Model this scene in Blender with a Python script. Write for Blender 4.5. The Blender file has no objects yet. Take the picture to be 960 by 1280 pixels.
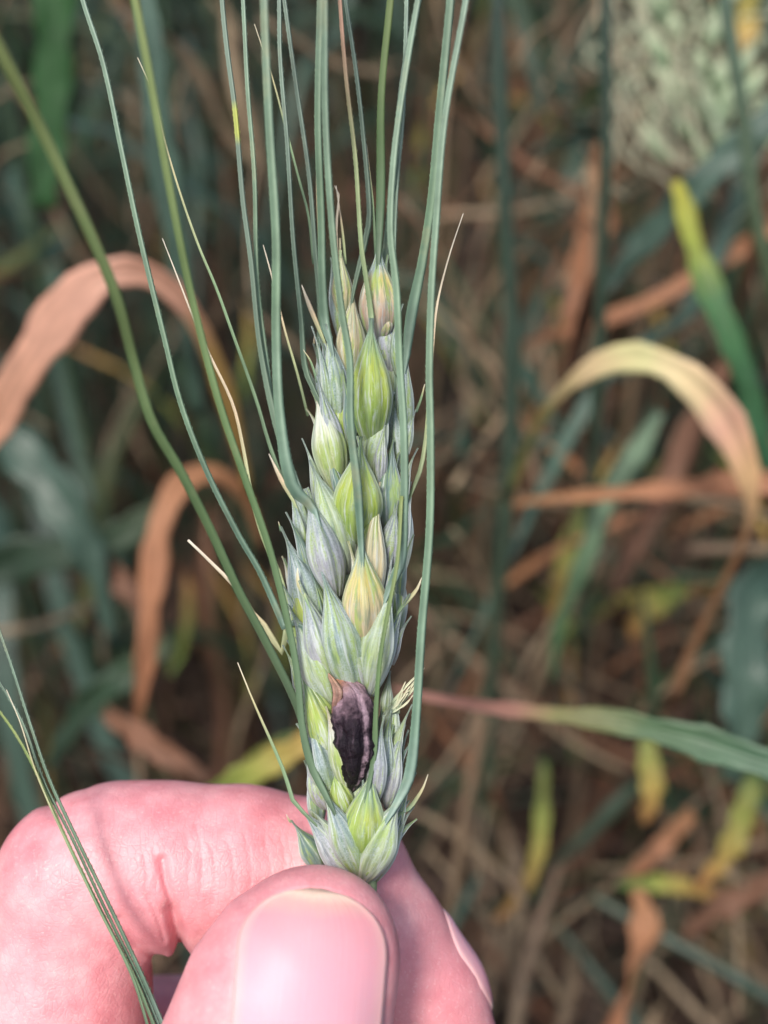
import bpy, math, random
import numpy as np
from mathutils import Vector, Matrix
sc = bpy.context.scene
C = sc.collection
R = random.Random(7)
PI = math.pi

# ------------------------------------------------------------------ camera
PITCH = math.radians(38); CAM = Vector((0, 0, 0.70))
RIGHT = Vector((1, 0, 0)); UP = Vector((0, math.sin(PITCH), math.cos(PITCH))); FWD = Vector((0, math.cos(PITCH), -math.sin(PITCH)))
cd = bpy.data.cameras.new('camera'); cam = bpy.data.objects.new('camera', cd); C.objects.link(cam)
cam.location = CAM; cam.rotation_euler = (PI/2 - PITCH, 0, 0)
cd.sensor_fit = 'VERTICAL'; cd.sensor_height = 24; cd.sensor_width = 18; cd.lens = 25
cd.clip_start = 0.01; cd.clip_end = 200
cd.dof.use_dof = True; cd.dof.focus_distance = 0.1165; cd.dof.aperture_fstop = 8.0; cd.dof.aperture_blades = 0
sc.camera = cam
sc.render.resolution_x = 768; sc.render.resolution_y = 1024

# ------------------------------------------------------------------ light
SUN_EL = 58; SUN_AZ = 205      # degrees, azimuth clockwise from +Y: the sun stands behind the camera, a little to the left
w = bpy.data.worlds.new('World'); sc.world = w; w.use_nodes = True
nt = w.node_tree; nt.nodes.clear()
sky = nt.nodes.new('ShaderNodeTexSky'); sky.sky_type = 'NISHITA'; sky.sun_disc = False
sky.sun_elevation = math.radians(SUN_EL); sky.sun_rotation = math.radians(SUN_AZ); sky.air_density = 1.0; sky.dust_density = 3.5; sky.ozone_density = 1.0
bg = nt.nodes.new('ShaderNodeBackground'); bg.inputs[1].default_value = 0.085
wo = nt.nodes.new('ShaderNodeOutputWorld'); nt.links.new(sky.outputs[0], bg.inputs[0]); nt.links.new(bg.outputs[0], wo.inputs[0])
sl = bpy.data.lights.new('sun', 'SUN'); sl.energy = 1.8; sl.angle = math.radians(12); sl.color = (1, 0.95, 0.88)
so = bpy.data.objects.new('sun', sl); C.objects.link(so)
az = math.radians(SUN_AZ); el = math.radians(SUN_EL)
sdir = Vector((math.sin(az)*math.cos(el), math.cos(az)*math.cos(el), math.sin(el)))
so.rotation_euler = sdir.to_track_quat('Z', 'Y').to_euler(); so.location = (0, 0, 5)
sc.view_settings.view_transform = 'Standard'; sc.view_settings.look = 'None'
sc.view_settings.exposure = 1.02; sc.view_settings.gamma = 1
sc.cycles.max_bounces = 8; sc.cycles.transparent_max_bounces = 8

# ------------------------------------------------------------------ helpers
K = 0.00075
def P(px, py, d):                 # photo pixel (960x1280) and distance in mm -> camera-frame mm
    return Vector(((px-480)*K*d, (640-py)*K*d, d))
def W(v):                         # camera-frame mm -> world metres
    return CAM + (RIGHT*v[0] + UP*v[1] + FWD*v[2])*0.001
def tag(o, label=None, cat=None, group=None, kind=None):
    if label: o['label'] = label
    if cat: o['category'] = cat
    if group: o['group'] = group
    if kind: o['kind'] = kind
    return o
def empty(name, loc):
    o = bpy.data.objects.new(name, None); C.objects.link(o); o.location = loc; o.empty_display_size = 0.01
    return o
class MB:
    def __init__(s): s.v = []; s.f = []; s.uv = []
    def grid(s, rows, uvs, close=False):
        b = len(s.v); nv = len(rows); nu = len(rows[0])
        for r in rows: s.v += [tuple(p) for p in r]
        for i in range(nv-1):
            for j in range(nu-1 if not close else nu):
                j2 = (j+1) % nu
                s.f.append((b+i*nu+j, b+i*nu+j2, b+(i+1)*nu+j2, b+(i+1)*nu+j))
                ua, ub = uvs[i][j], uvs[i+1][j]
                if close:
                    u0 = j/nu; u1 = (j+1)/nu
                    s.uv += [(u0, ua[1]), (u1, ua[1]), (u1, ub[1]), (u0, ub[1])]
                else:
                    s.uv += [ua, uvs[i][j2], uvs[i+1][j2], ub]
    def face(s, pts, uv=(0.5, 0.5)):
        b = len(s.v); s.v += [tuple(p) for p in pts]; s.f.append(tuple(range(b, b+len(pts)))); s.uv += [uv]*len(pts)
    def build(s, name, mat, parent=None, world=False, smooth=True, origin=None):
        """vertices are camera-frame mm unless world=True"""
        me = bpy.data.meshes.new(name)
        org = Vector((0, 0, 0))
        if origin is not None: org = Vector(origin)
        elif parent is not None:
            r = parent
            while r.parent: r = r.parent
            org = r.location
        vs = [tuple((Vector(v) if world else W(v)) - org) for v in s.v]
        me.from_pydata(vs, [], s.f); uvl = me.uv_layers.new(name='UVMap')
        uvl.data.foreach_set('uv', [c for t in s.uv for c in t])
        me.materials.append(mat)
        if smooth: me.polygons.foreach_set('use_smooth', [True]*len(me.polygons))
        me.update()
        o = bpy.data.objects.new(name, me); C.objects.link(o)
        if parent is not None: o.parent = parent
        elif origin is not None: o.location = org
        return o
def catmull(pts, n):
    """resample rows of numbers along a Catmull-Rom curve, n samples"""
    pts = [list(map(float, p)) for p in pts]; m = len(pts)
    if m == 2:
        return [[a+(b-a)*i/(n-1) for a, b in zip(*pts)] for i in range(n)]
    L = [0]
    for a, b in zip(pts, pts[1:]): L.append(L[-1]+max(1e-6, math.dist(a[:3], b[:3])))
    out = []
    for i in range(n):
        t = L[-1]*i/(n-1); k = 0
        while k < m-2 and t > L[k+1]: k += 1
        u = (t-L[k])/(L[k+1]-L[k]); h = L[k+1]-L[k]
        row = []
        for c in range(len(pts[0])):
            p0, p1 = pts[k][c], pts[k+1][c]
            m0 = (pts[k+1][c]-pts[k-1][c])/(L[k+1]-L[k-1])*h if k > 0 else (p1-p0)
            m1 = (pts[k+2][c]-pts[k][c])/(L[k+2]-L[k])*h if k < m-2 else (p1-p0)
            row.append((2*u**3-3*u*u+1)*p0+(u**3-2*u*u+u)*m0+(-2*u**3+3*u*u)*p1+(u**3-u*u)*m1)
        out.append(row)
    return out
def tangents(ps):
    n = len(ps); return [(ps[min(i+1, n-1)]-ps[max(i-1, 0)]).normalized() for i in range(n)]
VIEW = Vector((0, 0, -1))
def tube(mb, ps, rs, nu=8, flat=1.0, groove=0.0, ref=VIEW, vs=None, cap=True):
    T = tangents(ps); rows = []; uvs = []; n = len(ps)
    for i, (p, r) in enumerate(zip(ps, rs)):
        S = T[i].cross(ref)
        if S.length < 1e-4: S = T[i].cross(Vector((1, 0.1, 0)))
        S.normalize(); N = S.cross(T[i]).normalized()
        row = []
        for j in range(nu):
            a = 2*PI*j/nu
            rr = r*(1-groove*(0.5+0.5*math.cos(3*a)))
            row.append(p + S*(rr*math.sin(a)) + N*(rr*flat*math.cos(a)))
        rows.append(row); v = i/(n-1) if vs is None else vs[i]; uvs.append([(j/nu, v) for j in range(nu)])
    mb.grid(rows, uvs, close=True)
    if cap:
        b = len(mb.v)-nu; mb.f.append(tuple(range(b, b+nu))); mb.uv += [(0.5, 1)]*nu
        b0 = b-(n-1)*nu; mb.f.append(tuple(reversed(range(b0, b0+nu)))); mb.uv += [(0.5, 0)]*nu

# ------------------------------------------------------------------ materials
def newmat(name):
    m = bpy.data.materials.new(name); m.use_nodes = True; m.node_tree.nodes.clear(); return m, m.node_tree
def N(t, typ, **kw):
    n = t.nodes.new(typ)
    for k, v in kw.items():
        if isinstance(k, str) and hasattr(n, k): setattr(n, k, v)
    return n
def setin(n, **kw):
    for k, v in kw.items(): n.inputs[k.replace('_', ' ')].default_value = v
def ramp(t, fac, stops, interp='LINEAR'):
    r = N(t, 'ShaderNodeValToRGB'); cr = r.color_ramp; cr.interpolation = interp
    while len(cr.elements) < len(stops): cr.elements.new(0.5)
    for e, (p, c) in zip(cr.elements, stops):
        e.position = p; e.color = (c[0], c[1], c[2], 1) if hasattr(c, '__len__') else (c, c, c, 1)
    t.links.new(fac, r.inputs[0]); return r.outputs[0]
def mix(t, fac, a, b, mode='MIX'):
    m = N(t, 'ShaderNodeMix'); m.data_type = 'RGBA'; m.blend_type = mode
    for s, v in ((0, fac), (6, a), (7, b)):
        if hasattr(v, 'is_linked') or hasattr(v, 'links'): t.links.new(v, m.inputs[s])
        else: m.inputs[s].default_value = v if s == 0 else (v[0], v[1], v[2], 1)
    return m.outputs[2]
def math_(t, op, a, b=None, c=None):
    m = N(t, 'ShaderNodeMath'); m.operation = op
    for i, v in enumerate((a, b, c)):
        if v is None: continue
        if hasattr(v, 'links'): t.links.new(v, m.inputs[i])
        else: m.inputs[i].default_value = v
    return m.outputs[0]
def noise(t, vec, scale, detail=3, rough=0.5, dist=0, color=False):
    n = N(t, 'ShaderNodeTexNoise'); setin(n, Scale=scale, Detail=detail, Roughness=rough, Distortion=dist)
    if vec is not None: t.links.new(vec, n.inputs['Vector'])
    return n.outputs[1 if color else 0]
def vmul(t, vec, s, off=None):
    m = N(t, 'ShaderNodeMapping'); t.links.new(vec, m.inputs[0]); m.inputs['Scale'].default_value = s
    if off is not None: t.links.new(off, m.inputs['Location'])
    return m.outputs[0]
def surface(t, col, rough=0.5, trans=0.0, bump=None, bstr=0.3, bdist=0.0001, spec=0.4, sss=0.0, ssr=(1, .3, .2), sscale=0.001, coat=0, tcol=None, sheen=0):
    p = N(t, 'ShaderNodeBsdfPrincipled'); o = N(t, 'ShaderNodeOutputMaterial')
    t.links.new(col, p.inputs['Base Color'])
    if hasattr(rough, 'links'): t.links.new(rough, p.inputs['Roughness'])
    else: p.inputs['Roughness'].default_value = rough
    p.inputs['Specular IOR Level'].default_value = spec
    p.inputs['Coat Weight'].default_value = coat; p.inputs['Coat Roughness'].default_value = 0.25
    if sheen: p.inputs['Sheen Weight'].default_value = sheen
    if sss: p.inputs['Subsurface Weight'].default_value = sss; p.inputs['Subsurface Radius'].default_value = ssr; p.inputs['Subsurface Scale'].default_value = sscale
    nrm = None
    if bump is not None:
        b = N(t, 'ShaderNodeBump'); setin(b, Strength=bstr, Distance=bdist); t.links.new(bump, b.inputs['Height'])
        nrm = b.outputs[0]; t.links.new(nrm, p.inputs['Normal'])
    if trans:
        tr = N(t, 'ShaderNodeBsdfTranslucent'); t.links.new(tcol if tcol is not None else col, tr.inputs[0])
        if nrm is not None: t.links.new(nrm, tr.inputs['Normal'])
        ms = N(t, 'ShaderNodeMixShader'); ms.inputs[0].default_value = trans
        t.links.new(p.outputs[0], ms.inputs[1]); t.links.new(tr.outputs[0], ms.inputs[2]); t.links.new(ms.outputs[0], o.inputs[0])
    else: t.links.new(p.outputs[0], o.inputs[0])

BLUE = (0.23, 0.32, 0.33); BLUEP = (0.56, 0.65, 0.70); GREEN = (0.27, 0.42, 0.08); LIME = (0.43, 0.52, 0.09); PALE = (0.42, 0.53, 0.28)
CREAM = (0.72, 0.60, 0.36); YELLOW = (0.68, 0.58, 0.18); TEAL = (0.10, 0.18, 0.145); LILAC = (0.36, 0.37, 0.43); WHITE = (0.70, 0.72, 0.64); PINK = (0.66, 0.46, 0.34)
def shell_mat(name, stops, bloom=0.5, bloomc=BLUEP, margin=0.75, veins=6, speck=0.3, patch=0.75, patchc=(0.36, 0.50, 0.13)):
    m, t = newmat(name)
    uv = N(t, 'ShaderNodeUVMap').outputs[0]; sx = N(t, 'ShaderNodeSeparateXYZ'); t.links.new(uv, sx.inputs[0])
    u, v = sx.outputs[0], sx.outputs[1]
    tc = N(t, 'ShaderNodeTexCoord').outputs['Object']
    oi = N(t, 'ShaderNodeObjectInfo').outputs['Random']
    off = N(t, 'ShaderNodeCombineXYZ'); t.links.new(math_(t, 'MULTIPLY', oi, 37.0), off.inputs[0]); t.links.new(math_(t, 'MULTIPLY', oi, 11.0), off.inputs[1])
    uvo = vmul(t, uv, (1, 1, 1), off.outputs[0])
    nz = noise(t, vmul(t, uvo, (3.0, 1.6, 1)), 1.6, 4, 0.6)
    vv = math_(t, 'ADD', v, math_(t, 'MULTIPLY', math_(t, 'SUBTRACT', nz, 0.5), 0.45))
    col = ramp(t, vv, stops)
    # veins along the shell
    vd = math_(t, 'ADD', math_(t, 'MULTIPLY', u, veins), math_(t, 'MULTIPLY', noise(t, vmul(t, uvo, (2, 3, 1)), 2), 0.35))
    vein = math_(t, 'MULTIPLY_ADD', math_(t, 'SINE', math_(t, 'MULTIPLY', vd, 2*PI)), 0.5, 0.5)
    fine = noise(t, vmul(t, uvo, (70, 4.0, 1)), 1.0, 3, 0.6)
    col = mix(t, math_(t, 'MULTIPLY', vein, 0.20), col, (0.62, 0.68, 0.52))
    fs = ramp(t, fine, [(0.32, 0.55), (0.7, 1.2)])
    col = mix(t, 0.8, col, fs, 'MULTIPLY')
    # green patches between the veins, and purplish streaks
    pa = noise(t, vmul(t, uvo, (4.6, 1.3, 1)), 1.5, 4, 0.6)
    col = mix(t, math_(t, 'MULTIPLY', ramp(t, pa, [(0.50, 0), (0.58, 1)]), patch), col, patchc)
    pb = noise(t, vmul(t, uvo, (11, 1.8, 1)), 1.2, 3, 0.6)
    col = mix(t, math_(t, 'MULTIPLY', ramp(t, pb, [(0.56, 0), (0.64, 1)]), 0.65), col, (0.66, 0.72, 0.70))
    col = mix(t, math_(t, 'MULTIPLY', ramp(t, pb, [(0.36, 1), (0.44, 0)]), 0.55), col, (0.13, 0.22, 0.17))
    # powdery bloom
    bl = noise(t, vmul(t, uvo, (5, 3.2, 1)), 1.7, 5, 0.65)
    bm = ramp(t, bl, [(0.56-bloom*0.32, 0), (0.70-bloom*0.22, 1)])
    pw = noise(t, tc, 5200, 2, 0.6)
    bm2 = math_(t, 'MULTIPLY', bm, ramp(t, pw, [(0.36, 0.15), (0.58, 1.0)]))
    col = mix(t, math_(t, 'MULTIPLY', bm2, 0.30+0.5*bloom), col, bloomc)
    # white papery margin
    e = math_(t, 'ABSOLUTE', math_(t, 'SUBTRACT', u, 0.5))
    mg = ramp(t, e, [(0.30, 0), (0.44, 1)])
    col = mix(t, math_(t, 'MULTIPLY', mg, margin), col, (0.68, 0.76, 0.75))
    kl = ramp(t, e, [(0.0, 1), (0.035, 0)])
    col = mix(t, math_(t, 'MULTIPLY', kl, 0.35), col, (0.20, 0.30, 0.16))
    # rusty specks
    sp = noise(t, vmul(t, uvo, (10, 7, 1)), 1.3, 3, 0.6)
    col = mix(t, math_(t, 'MULTIPLY', ramp(t, sp, [(0.68, 0), (0.76, 1)]), speck), col, (0.30, 0.14, 0.10))
    hgt = math_(t, 'ADD', math_(t, 'MULTIPLY', vein, 0.7), math_(t, 'MULTIPLY', fine, 0.5))
    hgt = math_(t, 'ADD', hgt, math_(t, 'MULTIPLY', pw, 0.25))
    surface(t, col, 0.5, 0.18, hgt, 0.8, 0.00012, spec=0.35)
    return m
M = {}
M['blue'] = shell_mat('glaucous_shell', [(0.0, PALE), (0.3, (0.28, 0.40, 0.22)), (0.6, BLUE), (0.85, (0.13, 0.22, 0.20)), (1.0, TEAL)], 0.55)
M['teal'] = shell_mat('dark_teal_shell', [(0.0, (0.30, 0.38, 0.34)), (0.5, (0.16, 0.27, 0.25)), (1.0, TEAL)], 0.35, BLUE)
M['green'] = shell_mat('fresh_green_shell', [(0.0, PALE), (0.25, GREEN), (0.6, LIME), (0.85, (0.25, 0.40, 0.22)), (1.0, TEAL)], 0.12, BLUEP, 0.5)
M['pale'] = shell_mat('pale_green_shell', [(0.0, WHITE), (0.3, PALE), (0.65, (0.42, 0.52, 0.30)), (1.0, BLUE)], 0.45, BLUEP, 0.7)
M['cream'] = shell_mat('cream_shell', [(0.0, PALE), (0.3, CREAM), (0.7, (0.70, 0.64, 0.42)), (1.0, CREAM)], 0.12, WHITE, 0.6, speck=0.5)
M['gold'] = shell_mat('yellowing_shell', [(0.0, PALE), (0.18, PINK), (0.42, CREAM), (0.62, YELLOW), (0.74, (0.40, 0.50, 0.34)), (0.9, BLUE), (1.0, TEAL)], 0.08, BLUEP, 0.3, speck=0.4)
M['bluegold'] = shell_mat('blue_tipped_shell', [(0.0, LILAC), (0.3, PINK), (0.5, CREAM), (0.6, YELLOW), (0.72, BLUE), (1.0, (0.26, 0.36, 0.38))], 0.25, BLUEP, 0.4, speck=0.6)
M['lilac'] = shell_mat('lilac_grey_shell', [(0.0, (0.56, 0.55, 0.52)), (0.4, LILAC), (0.75, BLUE), (1.0, TEAL)], 0.6, (0.56, 0.59, 0.66), 0.7, speck=0.5)
M['yellowgreen'] = shell_mat('yellow_green_shell', [(0.0, (0.55, 0.60, 0.34)), (0.4, (0.45, 0.55, 0.20)), (0.7, WHITE), (1.0, CREAM)], 0.2, WHITE, 0.4)

def strip_mat(name, stops, rough=0.5, trans=0.15, stripes=3, spec=0.35, var=0.12, ribk=0.45, world_scale=250, mottling=0.35, spots=0.0, spotc=(0.25, 0.10, 0.05)):
    """leaf, stem and awn material: colour runs along v, ribs across u"""
    m, t = newmat(name)
    uv = N(t, 'ShaderNodeUVMap').outputs[0]; sx = N(t, 'ShaderNodeSeparateXYZ'); t.links.new(uv, sx.inputs[0])
    u, v = sx.outputs[0], sx.outputs[1]
    tc = N(t, 'ShaderNodeTexCoord').outputs['Object']
    oi = N(t, 'ShaderNodeObjectInfo').outputs['Random']
    nz = noise(t, tc, world_scale, 4, 0.6)
    vv = math_(t, 'ADD', v, math_(t, 'MULTIPLY', math_(t, 'SUBTRACT', nz, 0.5), 0.25))
    col = ramp(t, vv, stops)
    rib = math_(t, 'MULTIPLY_ADD', math_(t, 'SINE', math_(t, 'MULTIPLY', u, 2*PI*stripes)), 0.5, 0.5)
    col = mix(t, math_(t, 'MULTIPLY', rib, ribk), col, mix(t, 1.0, col, (0.40, 0.50, 0.46), 'MULTIPLY'))
    mo = noise(t, vmul(t, tc, (1, 1, 1)), world_scale*3.1, 3, 0.6)
    col = mix(t, mottling, col, ramp(t, mo, [(0.3, 0.5), (0.7, 1.5)]), 'MULTIPLY')
    if spots: col = mix(t, math_(t, 'MULTIPLY', ramp(t, noise(t, tc, world_scale*0.8, 5, 0.7), [(0.56, 0), (0.66, 1)]), spots), col, spotc)
    hs = N(t, 'ShaderNodeHueSaturation'); t.links.new(col, hs.inputs['Color'])
    t.links.new(math_(t, 'MULTIPLY_ADD', oi, 2*var, 1-var), hs.inputs['Value'])
    surface(t, hs.outputs[0], rough, trans, math_(t, 'ADD', rib, mo), 0.5, 0.0002, spec=spec)
    return m
AG = (0.155, 0.235, 0.15); AG2 = (0.215, 0.29, 0.225)
M['awn'] = strip_mat('awn_green', [(0, (0.24, 0.33, 0.29)), (0.12, (0.17, 0.26, 0.19)), (0.4, (0.19, 0.28, 0.18)), (1, (0.25, 0.335, 0.26))], 0.45, 0.12, 3, world_scale=90, mottling=0.35, ribk=0.8, spots=0.3, spotc=(0.36, 0.33, 0.18), var=0.2)
M['awn_blue'] = strip_mat('awn_glaucous', [(0, AG), (0.5, AG2), (1, (0.27, 0.36, 0.29))], 0.45, 0.12, 3, world_scale=90, mottling=0.35, ribk=0.8, spots=0.3, spotc=(0.36, 0.33, 0.18), var=0.2)
M['awn_olive'] = strip_mat('awn_olive', [(0, (0.13, 0.20, 0.13)), (0.4, (0.13, 0.21, 0.09)), (1, (0.25, 0.30, 0.11))], 0.45, 0.12, 2, world_scale=60, mottling=0.2, spots=0.3, spotc=(0.36, 0.33, 0.18), var=0.2)
M['awn_cream'] = strip_mat('awn_cream_tip', [(0, (0.30, 0.40, 0.22)), (0.35, (0.45, 0.48, 0.26)), (0.6, (0.66, 0.52, 0.34)), (1, (0.80, 0.72, 0.60))], 0.5, 0.12, 2, world_scale=90, mottling=0.3)
M['awn_tip'] = strip_mat('awn_green_with_cream_tip', [(0, AG), (0.55, (0.28, 0.40, 0.22)), (0.8, (0.62, 0.56, 0.32)), (1, (0.82, 0.74, 0.58))], 0.5, 0.12, 2, world_scale=90, mottling=0.3)
M['awn_brown'] = strip_mat('awn_brown_top', [(0, (0.26, 0.36, 0.20)), (0.45, (0.30, 0.36, 0.18)), (0.75, (0.40, 0.24, 0.17)), (1, (0.45, 0.27, 0.20))], 0.5, 0.12, 2, world_scale=90, mottling=0.3)
M['awn_yellowband'] = strip_mat('awn_yellow_band', [(0, AG), (0.55, AG2), (0.600, AG2), (0.615, (0.55, 0.60, 0.14)), (0.66, (0.55, 0.60, 0.14)), (0.68, AG2), (1, AG2)], 0.45, 0.12, 3, world_scale=20, mottling=0.2)
M['rachis'] = strip_mat('rachis_pale_green', [(0, (0.36, 0.46, 0.22)), (1, (0.5, 0.56, 0.36))], 0.5, 0.1, 3)
# background foliage
DG = (0.035, 0.10, 0.06)
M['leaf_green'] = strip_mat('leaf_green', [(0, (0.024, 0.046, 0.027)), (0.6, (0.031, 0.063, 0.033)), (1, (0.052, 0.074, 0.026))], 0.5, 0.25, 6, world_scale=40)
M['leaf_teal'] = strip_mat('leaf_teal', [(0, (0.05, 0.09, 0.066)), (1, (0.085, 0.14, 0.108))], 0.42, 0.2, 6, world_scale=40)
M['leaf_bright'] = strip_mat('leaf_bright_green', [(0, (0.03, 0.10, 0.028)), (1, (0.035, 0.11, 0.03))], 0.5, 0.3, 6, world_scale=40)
M['leaf_yellow'] = strip_mat('leaf_yellowing', [(0, (0.08, 0.16, 0.05)), (0.35, (0.30, 0.33, 0.07)), (0.7, (0.50, 0.34, 0.10)), (1, (0.45, 0.20, 0.08))], 0.55, 0.25, 6, world_scale=40, spots=0.4)
M['leaf_orange'] = strip_mat('leaf_dry_orange', [(0, (0.34, 0.165, 0.075)), (0.5, (0.42, 0.19, 0.10)), (1, (0.32, 0.14, 0.075))], 0.6, 0.2, 6, world_scale=40, spots=0.4)
M['leaf_brown'] = strip_mat('leaf_dry_brown', [(0, (0.16, 0.078, 0.045)), (0.5, (0.21, 0.10, 0.06)), (1, (0.13, 0.066, 0.042))], 0.65, 0.15, 6, world_scale=40, spots=0.5)
M['leaf_tan'] = strip_mat('leaf_tan_straw', [(0, (0.24, 0.17, 0.11)), (1, (0.34, 0.25, 0.16))], 0.6, 0.15, 6, world_scale=40, spots=0.3)
M['stem_dark'] = strip_mat('stem_dark_teal', [(0, (0.06, 0.08, 0.05)), (0.4, (0.038, 0.062, 0.042)), (1, (0.036, 0.058, 0.043))], 0.4, 0.0, 4, world_scale=40, mottling=0.3)
M['stem_green'] = strip_mat('stem_green', [(0, (0.12, 0.10, 0.05)), (0.4, (0.07, 0.10, 0.05)), (1, (0.055, 0.10, 0.065))], 0.45, 0.0, 4, world_scale=40, mottling=0.3)
M['stem_straw'] = strip_mat('stem_straw', [(0, (0.18, 0.11, 0.07)), (1, (0.25, 0.18, 0.11))], 0.55, 0.0, 4, world_scale=40, mottling=0.3)
M['field_brown'] = strip_mat('damp_brown_leaf', [(0, (0.063, 0.033, 0.021)), (0.5, (0.089, 0.046, 0.028)), (1, (0.056, 0.031, 0.021))], 0.65, 0.12, 6, world_scale=40, spots=0.4)
M['field_rust'] = strip_mat('rust_leaf', [(0, (0.118, 0.056, 0.030)), (0.5, (0.178, 0.081, 0.044)), (1, (0.111, 0.056, 0.030))], 0.6, 0.15, 6, world_scale=40, spots=0.5)
M['field_ochre'] = strip_mat('ochre_leaf', [(0, (0.037, 0.067, 0.030)), (0.4, (0.104, 0.111, 0.037)), (0.7, (0.185, 0.126, 0.044)), (1, (0.148, 0.074, 0.037))], 0.55, 0.2, 6, world_scale=40, spots=0.4)
M['shred'] = strip_mat('brown_pink_skin', [(0, (0.16, 0.08, 0.07)), (0.5, (0.34, 0.19, 0.15)), (1, (0.46, 0.28, 0.19))], 0.55, 0.1, 3, world_scale=500, mottling=0.6)
M['ear_pale'] = strip_mat('ear_pale_green', [(0, (0.24, 0.36, 0.20)), (1, (0.58, 0.64, 0.44))], 0.5, 0.2, 3, world_scale=80)
M['awn_far'] = strip_mat('awn_straw_far', [(0, (0.45, 0.56, 0.38)), (0.4, (0.76, 0.76, 0.54)), (1, (0.80, 0.74, 0.54))], 0.5, 0.2, 2, world_scale=60)

def soil_mat():
    m, t = newmat('soil'); tc = N(t, 'ShaderNodeTexCoord').outputs['Object']
    n1 = noise(t, tc, 9, 8, 0.65); n2 = noise(t, tc, 90, 5, 0.7)
    col = ramp(t, n1, [(0.3, (0.016, 0.011, 0.008)), (0.55, (0.032, 0.021, 0.015)), (0.75, (0.055, 0.037, 0.027))])
    col = mix(t, 0.6, col, ramp(t, n2, [(0.3, 0.5), (0.7, 1.5)]), 'MULTIPLY')
    surface(t, col, 0.9, 0, math_(t, 'ADD', n1, math_(t, 'MULTIPLY', n2, 0.4)), 1.0, 0.01, spec=0.2)
    return m
M['soil'] = soil_mat()

def skin_mat():
    m, t = newmat('skin'); tc = N(t, 'ShaderNodeTexCoord').outputs['Object']
    n1 = noise(t, tc, 110, 4, 0.55); n2 = noise(t, tc, 420, 3, 0.6); n3 = noise(t, tc, 1900, 3, 0.6)
    col = ramp(t, n1, [(0.30, (0.66, 0.245, 0.275)), (0.5, (0.745, 0.34, 0.365)), (0.72, (0.78, 0.42, 0.43))])
    col = mix(t, 0.6, col, ramp(t, n2, [(0.3, (0.84, 0.70, 0.73)), (0.7, (1.1, 1.1, 1.1))]), 'MULTIPLY')
    n0 = noise(t, tc, 48, 3, 0.5); col = mix(t, math_(t, 'MULTIPLY', ramp(t, n0, [(0.5, 0), (0.68, 1)]), 0.45), col, (0.66, 0.22, 0.25))
    n4 = noise(t, tc, 2600, 2, 0.5); col = mix(t, math_(t, 'MULTIPLY', ramp(t, n4, [(0.60, 0), (0.70, 1)]), 0.22), col, (0.86, 0.62, 0.58))
    # fine skin lines: two stretched, warped cell patterns
    def lines(rot, sx_, sy_, sc_):
        mp = N(t, 'ShaderNodeMapping'); t.links.new(tc, mp.inputs[0]); mp.inputs['Rotation'].default_value = rot; mp.inputs['Scale'].default_value = (sx_, sy_, 1)
        wn = N(t, 'ShaderNodeVectorMath'); wn.operation = 'ADD'; t.links.new(mp.outputs[0], wn.inputs[0])
        cn = N(t, 'ShaderNodeVectorMath'); cn.operation = 'SCALE'; cn.inputs[3].default_value = 0.0012; t.links.new(noise(t, tc, 300, 2, 0.5, color=True), cn.inputs[0]); t.links.new(cn.outputs[0], wn.inputs[1])
        vo = N(t, 'ShaderNodeTexVoronoi'); vo.feature = 'DISTANCE_TO_EDGE'; vo.inputs['Scale'].default_value = sc_; t.links.new(wn.outputs[0], vo.inputs['Vector'])
        return ramp(t, vo.outputs['Distance'], [(0.0, 0), (0.14, 1)])
    l1 = lines((0.3, 0.2, 0.35), 1.0, 0.30, 1500); l2 = lines((0.1, 0.5, -0.5), 0.4, 1.0, 1300)
    h = math_(t, 'ADD', math_(t, 'MULTIPLY', l1, 0.55), math_(t, 'ADD', math_(t, 'MULTIPLY', l2, 0.35), math_(t, 'MULTIPLY', n3, 0.5)))
    col = mix(t, math_(t, 'MULTIPLY', math_(t, 'SUBTRACT', 1.0, l1), 0.16), col, (0.60, 0.24, 0.24))
    fl = noise(t, tc, 800, 3, 0.7)
    col = mix(t, math_(t, 'MULTIPLY', ramp(t, fl, [(0.66, 0), (0.74, 1)]), 0.25), col, (0.85, 0.62, 0.56))
    rg = ramp(t, n2, [(0.3, 0.38), (0.7, 0.52)])
    surface(t, col, rg, 0, h, 0.30, 0.00012, spec=0.42, sss=0.30, ssr=(1.0, 0.45, 0.35), sscale=0.0014)
    return m
M['skin'] = skin_mat()
def nail_mat():
    m, t = newmat('fingernail'); uv = N(t, 'ShaderNodeUVMap').outputs[0]; sx = N(t, 'ShaderNodeSeparateXYZ'); t.links.new(uv, sx.inputs[0])
    tc = N(t, 'ShaderNodeTexCoord').outputs['Object']
    e = math_(t, 'ADD', sx.outputs[1], math_(t, 'MULTIPLY', math_(t, 'SUBTRACT', noise(t, tc, 500, 3), 0.5), 0.06))
    col = ramp(t, e, [(0.0, (0.70, 0.39, 0.46)), (0.6, (0.70, 0.34, 0.40)), (0.86, (0.68, 0.30, 0.335)), (0.93, (0.64, 0.36, 0.33)), (0.968, (0.68, 0.49, 0.40)), (1.0, (0.60, 0.42, 0.33))])
    col = mix(t, ramp(t, math_(t, 'ABSOLUTE', math_(t, 'SUBTRACT', sx.outputs[0], 0.5)), [(0.40, 0), (0.485, 0.7), (0.5, 0.5)]), col, (0.72, 0.42, 0.39))
    rid = noise(t, vmul(t, uv, (40, 1.5, 1)), 1.0, 3, 0.6)
    surface(t, col, 0.47, 0, rid, 0.5, 0.00010, spec=0.4, sss=0.3, sscale=0.0012)
    return m
M['nail'] = nail_mat()
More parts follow.
